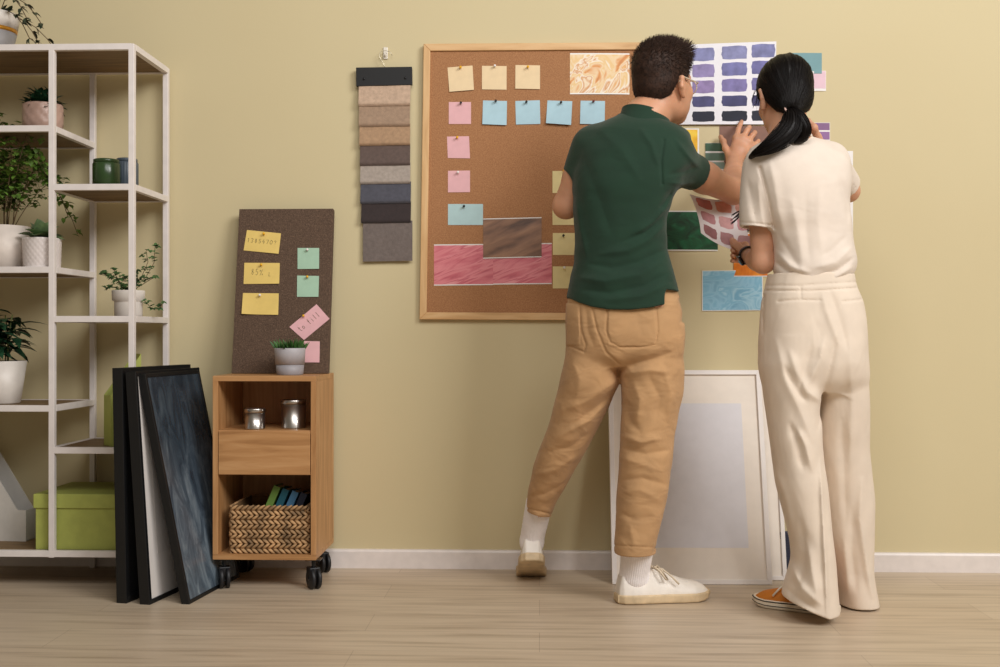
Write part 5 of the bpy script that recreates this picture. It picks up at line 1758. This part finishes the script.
# glasses
GLS = mat('clear acetate', (206, 192, 170), 0.2, 0.03)
def lens_mat():
    m, nt, p = new_mat('spectacle glass')
    p.inputs['Base Color'].default_value = (0.95, 0.96, 0.97, 1)
    p.inputs['Transmission Weight'].default_value = 1.0
    p.inputs['Roughness'].default_value = 0.02
    p.inputs['IOR'].default_value = 1.12
    return m
gl = thing('glasses', None, None, GM((0, 0.1, 0.0)))
gl.parent = man
gl.location = tuple(GM((0, 0.1, 0.0)) - wloc(man))
LM = lens_mat()
for sx in (-1, 1):
    ring = [GM((sx * 0.034 + 0.026 * math.cos(a) * 1.0, 0.106 - 0.012 * abs(sx * 0.034 + 0.026 * math.cos(a)) / 0.06, -0.006 + 0.021 * math.sin(a))) for a in np.linspace(0, 2 * math.pi, 25)]
    build('rim', MB().tube(ring, 0.0018, 6), GLS, gl)
    cpt = sum(ring[:-1]) / 24
    V = [cpt + (p - cpt) * 0.97 for p in ring[:-1]]
    fwd_ = unit(GM((0, 1, 0)) - GM((0, 0, 0))) * 0.0012
    nV = len(V)
    b = MB().add(V + [p + fwd_ for p in V], [tuple(range(nV)), tuple(range(2 * nV - 1, nV - 1, -1))] + [(k, (k + 1) % nV, (k + 1) % nV + nV, k + nV) for k in range(nV)])
    build('lens', b, LM, gl)
    build('temple', MB().tube([GM((sx * 0.061, 0.093, 0.002)), GM((sx * 0.072, 0.086, 0.004)), GM((sx * 0.0785, 0.03, 0.008)), GM((sx * 0.0815, -0.010, 0.013)), GM((sx * 0.079, -0.026, -0.004))], 0.0017, 6), GLS, gl)
build('bridge', MB().tube([GM((-0.009, 0.103, -0.002)), GM((0, 0.107, 0.002)), GM((0.009, 0.103, -0.002))], 0.0018, 6), GLS, gl)
# ================================================================== the woman
SK_W = skin_mat('light warm skin', (204, 152, 122))
HW = at(784, 96, -0.575)
YAW_W = math.radians(-10)
RW, GW_ = head_frame(HW, YAW_W, math.radians(-14))
SW = 0.93
wshL, welL = at(759, 164, -0.625), at(763, 262, -0.60)
wgrip = at(743, 253, -0.315)
wwrL = welL + (wgrip - welL) * 0.74
wshR, welR, wwrR = at(829, 161, -0.58), at(848.5, 191, -0.455), at(819, 149, -0.455)
TORSO_W = stack([(141, 772, 808, -0.60, .05), (145, 758, 824, -0.605, .068), (150, 750, 838, -0.61, .082), (157, 747, 846, -0.615, .092), (167, 747, 850, -0.62, .10), (182, 749, 851, -0.625, .105), (200, 754, 850, -0.625, .105), (216, 762, 850, -0.625, .105), (231, 770, 851, -0.62, .105),
                 (248, 774, 853.5, -0.62, .108), (260, 774.5, 856, -0.62, .112), (268, 773.5, 855, -0.62, .114), (275, 774.5, 852, -0.62, .111), (281, 779, 846, -0.62, .104), (284, 786, 838, -0.62, .094)], 2.4, -0.05)
HIP_W = stack([(274, 769, 853, -0.62, .105), (281, 767, 854, -0.62, .108), (290, 765, 856, -0.62, .112), (300, 762, 861, -0.62, .118), (320, 760.3, 864, -0.62, .125), (343, 759.3, 866, -0.62, .13), (364, 760, 867, -0.62, .128), (380, 764, 865, -0.615, .115), (392, 775, 850, -0.61, .09)], 2.4)
LEG_WL = stack([(340, 770, 812, -0.63, .09), (364, 761.5, 821, -0.638, .108), (391, 764, 821, -0.64, .108), (413, 767, 820.5, -0.64, .103), (440, 770, 820.8, -0.645, .1), (462, 773, 822.6, -0.645, .098), (485, 777, 826, -0.65, .098), (515, 784.5, 829.4, -0.65, .1), (542, 791, 832, -0.65, .102), (560, 792.6, 833.6, -0.65, .105),
                (578, 787.5, 835, -0.655, .108), (592, 783, 836.2, -0.655, .11), (606, 784, 837.4, -0.655, .112), (622, 786, 838, -0.655, .113)], 2.2)
LEG_WR = stack([(340, 818, 856, -0.60, .09), (372, 813, 866, -0.592, .108), (405, 814, 868, -0.575, .106), (448, 814, 867.6, -0.55, .1), (475, 815, 870, -0.535, .1), (500, 817, 873, -0.52, .1), (530, 820, 872.6, -0.505, .102), (552, 824, 871.4, -0.49, .104), (570, 829, 870.6, -0.48, .106), (585, 833, 873, -0.475, .108), (602, 836, 876.5, -0.47, .11)], 2.2)
wankL, wankR = at(808, 585, -0.655), at(852, 572, -0.47)
above = lambda f, z: (lambda P: np.maximum(f(P), z - P[:, 2]))
body = [(shrink(TORSO_W, 0.014), 0), (shrink(HIP_W, 0.014), 0.03), (above(shrink(LEG_WL, 0.034), 0.28), 0.02), (above(shrink(LEG_WR, 0.034), 0.28), 0.02)]
nkW = GW_((0, -0.03, -0.055))
body += [(cap(nkW, at(789, 142, -0.605), 0.047, 0.053), 0.03), (cap(at(789, 142, -0.605), at(793, 165, -0.61), 0.053, 0.08), 0.04)]
body += [(g, max(k, 0.001)) if i else (g, 0.03) for i, (g, k) in enumerate(head_prims(GW_, RW, SW, True))]
body += [(cap(wshL, (wshL + welL) / 2, 0.043, 0.0375), 0.03), (cap((wshL + welL) / 2, welL, 0.0375, 0.032), 0.02), (cap(welL, welL + (wwrL - welL) * 0.35, 0.032, 0.032), 0.015), (cap(welL + (wwrL - welL) * 0.35, wwrL, 0.032, 0.0205), 0.015)]
body += [(cap(wshR, (wshR + welR) / 2, 0.043, 0.037), 0.03), (cap((wshR + welR) / 2, welR, 0.037, 0.032), 0.02), (cap(welR, welR + (wwrR - welR) * 0.35, 0.032, 0.032), 0.015), (cap(welR + (wwrR - welR) * 0.35, wwrR, 0.032, 0.021), 0.015)]
# left hand pinching the swatch sheet: fingers behind it, thumb on our side
hd = unit(wgrip - welL)
lat = unit(np.cross(hd, (0, 0, 1.0)))
upv_ = np.cross(lat, hd)
kn = [wwrL + hd * 0.062 + upv_ * (0.026 - 0.017 * i) + lat * (0.003) for i in range(4)]
fg = [([k, k + hd * 0.022 - lat * 0.016, k + hd * 0.014 - lat * 0.036, k - hd * 0.008 - lat * 0.036], 0.0096 - 0.0004 * i) for i, k in enumerate(kn)]
th = [wwrL + hd * 0.016 - lat * 0.012 + upv_ * 0.012, wwrL + hd * 0.036 - lat * 0.026 + upv_ * 0.026, wwrL + hd * 0.058 - lat * 0.034 + upv_ * 0.036, wwrL + hd * 0.076 - lat * 0.036 + upv_ * 0.042]
body += hand_prims(wwrL, kn, fg, th, 0.023, 0.0108)
# right hand raised to the side of the neck and chin
kn = [at(814.5, 128, -0.50), at(813.5, 125, -0.515), at(812.5, 123, -0.53), at(811.5, 121.5, -0.545)]
kn = [at(806 + 2.6 * i, 124 + 1.2 * i, -0.462 - 0.018 * i) for i in range(4)]
fg = [([k, k + (-0.014, 0.004, 0.022), k + (-0.030, 0.006, 0.032), k + (-0.040, 0.006, 0.030)], 0.0076) for i, k in enumerate(kn)]
th = [at(812, 141, -0.462), at(806, 136, -0.452), at(801, 130, -0.447), at(797, 126, -0.447)]
body += hand_prims(wwrR, kn, fg, th, 0.023, 0.0108)
tW = floor_at(755.5, 603.5) + (0, 0, 0.001)
hW = tW + unit(floor_at(826, 613) - tW) * 0.25
FWL = ShoeFrame(hW, tW, np.array([0, 0, 1.0]), 0.25, 0.096)
hW2 = np.array([wankR[0] + 0.012, wankR[1] - 0.07, 0.001])
FWR = ShoeFrame(hW2, hW2 + unit(np.array([-0.15, 1, 0])), np.array([0, 0, 1.0]), 0.24, 0.092)
body += FWL.foot(0.88) + FWR.foot(0.88)
body += [(cap(FWL.G(0.2, 0, 0.12), at(807, 510, -0.65), 0.03, 0.045), 0.02), (cap(FWR.G(0.2, 0, 0.12), at(845, 510, -0.52), 0.03, 0.045), 0.02)]
cuts = [(ell(GW_(np.array((sx * 0.031, 0.0835, 0.0)) * SW), np.array((0.0135, 0.011, 0.007)) * SW, RW), 0.006) for sx in (-1, 1)]
f = body_fn(body, cuts)
V, Q = surface(f, (0.52, -0.82, 0.02), (1.2, -0.24, 1.66), 0.003, 1)
woman = build_np('person', V, Q, SK_W, None, org=at(815, 610, -0.57) * np.array([1, 1, 0]))
tag(woman, 'woman with a black ponytail in cream T-shirt and wide cream trousers, seen from behind', 'person', 'people at the wall')
eyes(GW_, SW, woman, (48, 32, 24))

HAIR_W = mat('black hair', (15, 11, 10), 0.45, 0.3, 120, 0.3, 300, (1, 1, 0.3))
HAIR_W.node_tree.nodes['Principled BSDF'].inputs['Specular IOR Level'].default_value = 0.18
tie = at(790.5, 110.5, -0.688)
tl_ = to_local(tie[None], HW, RW)[0]
def hairline_w(q):
    a = np.abs(np.arctan2(q[:, 0], q[:, 1]))
    return np.interp(a, [0, 0.5, 0.85, 1.15, 1.45, 1.7, 2.0, 2.3, 2.7, 3.15], [0.060, 0.052, 0.024, -0.006, -0.014, -0.010, -0.044, -0.070, -0.086, -0.090])
def hair_w(P):
    q = to_local(P, HW, RW)
    c, r = np.array([0, -0.013, 0.028]), np.array([0.0785, 0.0985, 0.0905])
    k0 = np.sqrt((((q - c) / r) ** 2).sum(1))
    d = (k0 - 1) * 0.082
    # combed ridges running to the tie
    v = q - tl_
    ang = np.arctan2(v[:, 0], v[:, 2] + 0.02)
    d = d - 0.0016 * (vnoise(np.stack([ang * 22, v[:, 1] * 6, np.zeros(len(v))], 1)) - 0.5) * 2
    d = smin(d, ell((0, -0.045, -0.03), (0.062, 0.050, 0.06))(q), 0.03)
    d = smin(d, cap((0, -0.075, -0.02), tl_, 0.035, 0.022)(q), 0.03)
    return smax(d, hairline_w(q) - q[:, 2], 0.006)
V, Q = surface(hair_w, HW - 0.17, HW + 0.17, 0.0022, 1)
hw_ = MB()
hw_.v, hw_.f = [tuple(p) for p in V], [tuple(q) for q in Q]
hw_.mi, hw_.sm = [0] * len(Q), [True] * len(Q)
tail = [tie, at(792, 117, -0.700), at(790, 127, -0.712), at(782, 137, -0.722), at(771, 145, -0.725), at(760, 151, -0.715), at(753, 155, -0.685), at(750.5, 160, -0.62), at(753, 168, -0.535), at(754, 186, -0.495), at(751, 203, -0.482), at(745, 219, -0.478)]
trad = [0.014, 0.025, 0.032, 0.030, 0.023, 0.014, 0.0075, 0.006, 0.007, 0.008, 0.007, 0.003]
lobe = [tie, at(799, 118, -0.700), at(804, 129, -0.698), at(802, 138, -0.694), at(794, 142, -0.694)]
lrad = [0.014, 0.022, 0.024, 0.017, 0.006]
def combed(n, seed):
    """single hairs drawn back over the cap to the tie"""
    r_ = np.random.RandomState(seed)
    D = r_.normal(0, 1, (n * 3, 3)); D /= np.linalg.norm(D, axis=1)[:, None]
    T0 = unit(tl_ - np.array([0, 0, 0.02]))
    c0_ = np.array([0, 0, 0.02])
    ts = np.linspace(0, 1, 12)
    for d0 in D:
        if d0 @ T0 > 0.93:
            continue
        om = math.acos(np.clip(d0 @ T0, -1, 1))
        U_ = np.array([(math.sin((1 - t) * om) * d0 + math.sin(t * om) * T0) / math.sin(om) for t in ts])
        lo_, hi_ = np.full(12, 0.02), np.full(12, 0.2)
        for _ in range(16):
            mid = (lo_ + hi_) / 2
            ins = hair_w(HW + (c0_ + U_ * mid[:, None]) @ RW.T) < 0
            lo_, hi_ = np.where(ins, mid, lo_), np.where(ins, hi_, mid)
        ok = lo_ > 0.05
        P_ = HW + (c0_ + U_ * (lo_ + r_.uniform(-0.0006, 0.0012))[:, None]) @ RW.T
        P_ = P_[ok]
        if len(P_) < 5:
            continue
        yield P_
def catmull(pts, n):
    pts = [np.asarray(p, float) for p in pts]
    out = []
    for i in range(len(pts) - 1):
        p0, p1, p2, p3 = pts[max(i - 1, 0)], pts[i], pts[i + 1], pts[min(i + 2, len(pts) - 1)]
        for k in range(n):
            t = k / n
            out.append(0.5 * (2 * p1 + (p2 - p0) * t + (2 * p0 - 5 * p1 + 4 * p2 - p3) * t * t + (3 * p1 - p0 - 3 * p2 + p3) * t ** 3))
    out.append(pts[-1])
    return out
def lock(mb, path, rad, n, seed, rs=0.0011):
    rr = np.random.RandomState(seed)
    C = np.array(catmull(path, 4)); Rr = np.interp(np.linspace(0, len(rad) - 1, len(C)), range(len(rad)), rad)
    T = np.gradient(C, axis=0); T /= np.linalg.norm(T, axis=1)[:, None]
    U = np.cross(T, (0.2, 1.0, 0.1)); U /= np.linalg.norm(U, axis=1)[:, None]
    W_ = np.cross(T, U)
    mb.tube(list(C), list(Rr * 0.86), 14)
    for k in range(n):
        a0, ro, tw = rr.uniform(0, 6.283), math.sqrt(rr.uniform(0.5, 1.0)), rr.normal(0, 0.5)
        e = int(len(C) * rr.uniform(0.62, 1.0)); s0 = 0
        tt = np.linspace(0, 1, len(C))
        aa = a0 + tw * tt
        off = ro * Rr * (1 + 0.12 * np.sin(tt * rr.uniform(4, 9) + rr.uniform(0, 6)))
        P = C + U * (np.cos(aa) * off)[:, None] + W_ * (np.sin(aa) * off)[:, None]
        P = P[s0:max(e, 5)]
        mb.tube(list(P), list(np.linspace(rs, rs * 0.4, len(P))), 4)
for P_ in combed(300, 5):
    hw_.tube(list(P_), list(np.linspace(0.0006, 0.0009, len(P_))), 4)
lock(hw_, tail, trad, 170, 1)
lock(hw_, lobe, lrad, 70, 2)
rr = np.random.RandomState(9)
for (a, b_, c_, d_) in (((751, 194), (746, 204), (739, 214), (731, 220)), ((750, 202), (744, 211), (738, 218), (731, 224)), ((748, 206), (746, 216), (743, 223), (742, 228)), ((750, 198), (742, 209), (736, 213), (732, 215)), ((748, 208), (747, 219), (747, 227), (749, 232))):
    for k in range(9):
        j = lambda q: at(q[0] + rr.normal(0, 0.5), q[1] + rr.normal(0, 0.5), -0.48 + rr.normal(0, 0.003))
        hw_.tube(catmull([j(a), j(b_), j(c_), j(d_)], 3), list(np.linspace(0.0012, 0.0004, 10)), 4)
for k in range(36):       # short flyaways and fringe hairs at the temples
    sx = -1 if k % 3 else 1
    p = np.array([sx * rr.uniform(0.066, 0.077), rr.uniform(0.0, 0.045), rr.uniform(-0.012, 0.03)])
    q = p + np.array([sx * rr.uniform(0.0, 0.01), rr.uniform(0.0, 0.02), rr.uniform(-0.03, -0.008)])
    hw_.tube([GW_(p), GW_((p + q) / 2 + (sx * 0.003, 0, 0)), GW_(q)], [0.0008, 0.0007, 0.0003], 4)
hairw = build('hair', hw_, HAIR_W, woman)
tp = [tie + RW @ np.array([0.018 * math.cos(a), -0.006 + 0.004 * math.sin(a), 0.018 * math.sin(a) * 0.75 + 0.002]) for a in np.linspace(0, 6.283, 21)]
build('hair_tie', MB().tube(tp, 0.0028, 8), mat('pale pink elastic', (214, 178, 168), 0.7, 0.05), hairw)

TEE = cloth('cream cotton jersey', (224, 210, 196), 0.02, 0.15, 1000, 0.9, 0.1, wr=0.25, ws=8)
FOLD_W = [([(851, 268), (832, 280), (812, 282)], 3, .006), ([(853, 258), (838, 270), (818, 276)], 3, -.005), ([(851, 248), (836, 262), (814, 268)], 3.5, .005), ([(846, 236), (832, 250), (822, 256)], 3, -.003),
          ([(776, 262), (790, 274), (806, 280)], 3, -.005), ([(777, 252), (790, 266), (808, 272)], 3.5, .005), ([(780, 236), (792, 256), (800, 270)], 3.5, -.003),
          ([(760, 168), (766, 190), (771, 212), (774, 228)], 1.6, -.005), ([(770, 162), (775, 186), (778, 210), (784, 236)], 5, .004), ([(792, 200), (798, 230), (802, 262)], 5, .003), ([(806, 196), (806, 230), (810, 262)], 5, -.003), ([(820, 190), (818, 220), (822, 252)], 5, .003),
          ([(748, 180), (752, 200), (756, 222)], 3.5, -.003), ([(758, 182), (760, 204), (764, 226)], 3, .003), ([(840, 176), (846, 200), (848, 220)], 4, -.003),
          ([(741, 222.4), (772.6, 225)], 0.9, -.002), ([(796, 282), (798, 275)], 2, -.004), ([(812, 283), (812, 276)], 2, .003), ([(828, 281), (830, 274)], 2, -.004), ([(784, 279), (788, 271)], 2, .003)]
FW_ = folds(FOLD_W)
wslL = at(757, 228.5, -0.615)
wslR = wshR + (welR - wshR) * 0.80
axWL, axWR = unit(np.array([0.02, 0.06, -1.0])), unit(welR - wshR)
SLEEVE_W = stack([(150, 752, 772, -0.62, .03), (158, 745, 776, -0.62, .048), (168, 742, 779, -0.62, .056), (185, 740.4, 777, -0.62, .06), (205, 739.6, 774, -0.618, .062), (222, 739.6, 772.8, -0.617, .063), (233, 740.2, 772.6, -0.616, .063)], 2.1)
def tee(P):
    d = TORSO_W(P)
    d = smin(d, ell(at(792, 150, -0.61), (0.115, 0.066, 0.035))(P), 0.02)
    zl = wslL[2] + (P[:, 0] - wslL[0]) * -0.12
    sl = np.maximum(SLEEVE_W(P), zl - P[:, 2])
    sl = np.maximum(sl, -np.maximum(SLEEVE_W(P) + 0.010, P[:, 2] - zl - 0.03))
    sr = smin(cap(wshR, welR + axWR * 0.02, 0.050, 0.047)(P), cap(at(812, 158, -0.605), wshR, 0.053, 0.050)(P), 0.03)
    sr = np.maximum(sr, (P - wslR) @ axWR)
    sr = np.maximum(sr, -np.maximum(cap(wshR, welR, 0.046, 0.043)(P), -((P - wslR) @ axWR + 0.035)))
    d = smin(smin(d, sl, 0.018), sr, 0.025)
    d = smax(d, -cap(at(789, 138, -0.606), GW_((0, -0.02, -0.05)), 0.054, 0.058)(P), 0.006)
    d = d - 1.4 * FW_(P) * np.clip(1 - np.abs(d) / 0.05, 0, 1)
    return d - 0.003 * (vnoise(P * np.array([20, 20, 14])) - 0.5)
V, Q = surface(tee, (0.53, -0.80, 0.94), (1.16, -0.38, 1.42), 0.0032, 1)
teeo = build_np('t_shirt', V, Q, TEE, woman)
nc = at(789.5, 142, -0.604)
rib = [nc + np.array([0.060 * math.sin(a), -0.062 * math.cos(a), 0.016 * math.cos(a) + 0.006]) for a in np.linspace(0, 6.283, 41)]
build('neckband', MB().tube(rib, 0.0062, 8, 0, True, 1.0), TEE, teeo)

PANT = cloth('cream twill', (224, 208, 190), 0.02, 0.18, 900, 0.85, 0.1, wr=0.3, ws=8, stretch=(1.6, 1.6, 0.7))
FOLD_WP = [([(778, 301.5), (797, 299.8), (821, 300.4)], 0.9, -.0025), ([(843, 301.6), (861, 299.6)], 0.9, -.0025), ([(800.6, 287), (800.8, 299)], 0.8, -.002), ([(764, 296), (763, 315), (763, 332)], 1.2, -.003),
           ([(767, 285.6), (800, 285.6), (855, 282)], 0.9, -.002), ([(766, 290.5), (812, 291), (856, 288)], 0.8, -.003),
           ([(822, 292), (826, 310), (834, 330), (838, 345)], 3.5, .004), ([(830, 290), (840, 320), (848, 350)], 4, -.004), ([(836, 340), (829, 372), (822, 400), (818, 430)], 3.5, -.006), ([(824, 340), (820, 360), (810, 382)], 4, .006), ([(812, 348), (804, 372), (800, 390)], 4, -.004),
           ([(790, 352), (796, 370), (808, 392), (822, 402)], 4.5, .006), ([(784, 366), (794, 386), (806, 402)], 4, -.005), ([(776, 340), (786, 380), (800, 410), (812, 440)], 5, .004), ([(798, 430), (806, 446), (812, 470)], 4, .006), ([(790, 424), (798, 444), (803, 470)], 4, -.005),
           ([(820, 460), (822, 500), (824, 540), (826, 580), (827, 616)], 2.2, .006), ([(800, 520), (806, 550), (800, 580), (790, 596)], 5, -.0045), ([(806, 540), (812, 572), (818, 600)], 5, .006), ([(792, 566), (802, 588), (820, 604)], 4.5, .007), ([(786, 588), (800, 600), (816, 610)], 3.5, -.004), ([(776, 470), (786, 500), (792, 530)], 4, .004),
           ([(850, 340), (852, 400), (850, 460)], 5, .004), ([(842, 420), (844, 470), (846, 520)], 5, -.004), ([(862, 480), (860, 520), (866, 560), (872, 596)], 4, .006), ([(852, 510), (852, 550), (856, 590)], 5, -.004), ([(844, 540), (848, 596)], 4, .003)]
FWP = folds(FOLD_WP)
hemx = [at(x, 600, -0.70)[0] for x in (780, 798, 812, 825, 838)]
hemz = [max(0.004, at(x, y, -0.745)[2]) for x, y in ((780, 600), (798, 608), (812, 614), (825, 619.5), (838, 618.5))]
def pants_w(P):
    zl = np.interp(P[:, 0], hemx, hemz)
    dl = LEG_WL(P)
    dl = np.maximum(np.maximum(dl, zl - P[:, 2]), -np.maximum(LEG_WL(P) + 0.022, P[:, 2] - zl - 0.025))
    dr_ = LEG_WR(P)
    zr = 0.006
    dr_ = np.maximum(np.maximum(dr_, zr - P[:, 2]), -np.maximum(LEG_WR(P) + 0.02, P[:, 2] - zr - 0.02))
    d = smin(HIP_W(P), smin(dl, dr_, 0.01), 0.02)
    d = d - 1.35 * FWP(P) * np.clip(1 - np.abs(d) / 0.05, 0, 1)
    return d - 0.004 * (vnoise(P * np.array([16, 16, 8])) - 0.5)
V, Q = surface(pants_w, (0.56, -0.82, -0.004), (1.16, -0.32, 1.0), 0.0034, 1)
build_np('trousers', V, Q, PANT, woman)

ORANGE = mat('orange canvas', (198, 118, 34), 0.8, 0.06, 40, 0.3, 900)
RUBBER = mat('white rubber', (228, 214, 192), 0.5, 0.03)
WLACE = mat('white laces', (224, 212, 196), 0.8, 0.03)
BLKS = mat('black piping', (30, 26, 28), 0.6, 0.05)
shoe(woman, FWL, ORANGE, RUBBER, -1, 0.078, sole_h=0.026, lace=WLACE, stripe=BLKS, lx=0.5, laces_n=4)
shoe(woman, FWR, ORANGE, RUBBER, 1, 0.074, sole_h=0.026, lace=WLACE, stripe=BLKS)
# watch on the left wrist
wc = wwrL - hd * 0.008
wt = thing('watch', None, None, wc); wt.parent = woman; wt.location = tuple(wc - wloc(woman))
band = MB()
def bandS(u, v):
    a = 6.2832 * u
    return wc + hd * (v - 0.5) * 0.020 + (lat * math.cos(a) + upv_ * math.sin(a)) * 0.0262
band.surf(bandS, 36, 2, 0.003)
build('strap', band, mat('black silicone', (20, 20, 22), 0.5, 0.05), wt)
dv = unit(-lat * 0.85 + upv_ * -0.5)
build('watch_case', MB().obox(wc - hd * 0.017 - np.cross(hd, dv) * 0.017 + dv * 0.024, hd * 0.034, np.cross(hd, dv) * 0.034, dv * 0.010), mat('black glass', (12, 12, 14), 0.15, 0.05), wt, 0.003)

# the swatch sheet in her hand
c0 = [at(689.5, 194, -0.30), at(745, 198, -0.235), at(746.5, 252.5, -0.322), at(701, 233, -0.345)]
def heldS(u, v):
    p = (c0[3] * (1 - u) + c0[2] * u) * (1 - v) + (c0[0] * (1 - u) + c0[1] * u) * v
    return p + np.array([0.012, -0.028, 0.0]) * (4 * v * (1 - v)) * 0.4 + np.array([0.0, 0.03, -0.02]) * 4 * u * (1 - u) * 0.5
b = MB().surf(heldS, 20, 20, 0.0006)
ms = [mat('held paper', (236, 228, 230), 0.7, 0.01)]
hc = [[(186, 112, 106), (228, 158, 140), (222, 166, 150)], [(186, 134, 138), (206, 158, 158), (202, 150, 154)], [(152, 104, 106), (178, 132, 134), (186, 144, 146)]]
for j in range(3):
    for i in range(3):
        ms.append(mat('rose watercolour %d %d' % (j, i), hc[j][i], 0.7, 0.08, 30))
        b.surf(heldS, 8, 8, 0.0002, len(ms) - 1, 0.08 + 0.36 * i, 0.08 + 0.36 * i + 0.29, 0.72 - 0.33 * j, 0.72 - 0.33 * j + 0.24, True, squash(0.22, 50 + j * 3 + i, 0.03), 0.0005)
o = build('swatch_sheet', b, ms)
tag(o, 'curling white sheet of rose and peach watercolour swatches held by the woman', 'paper')
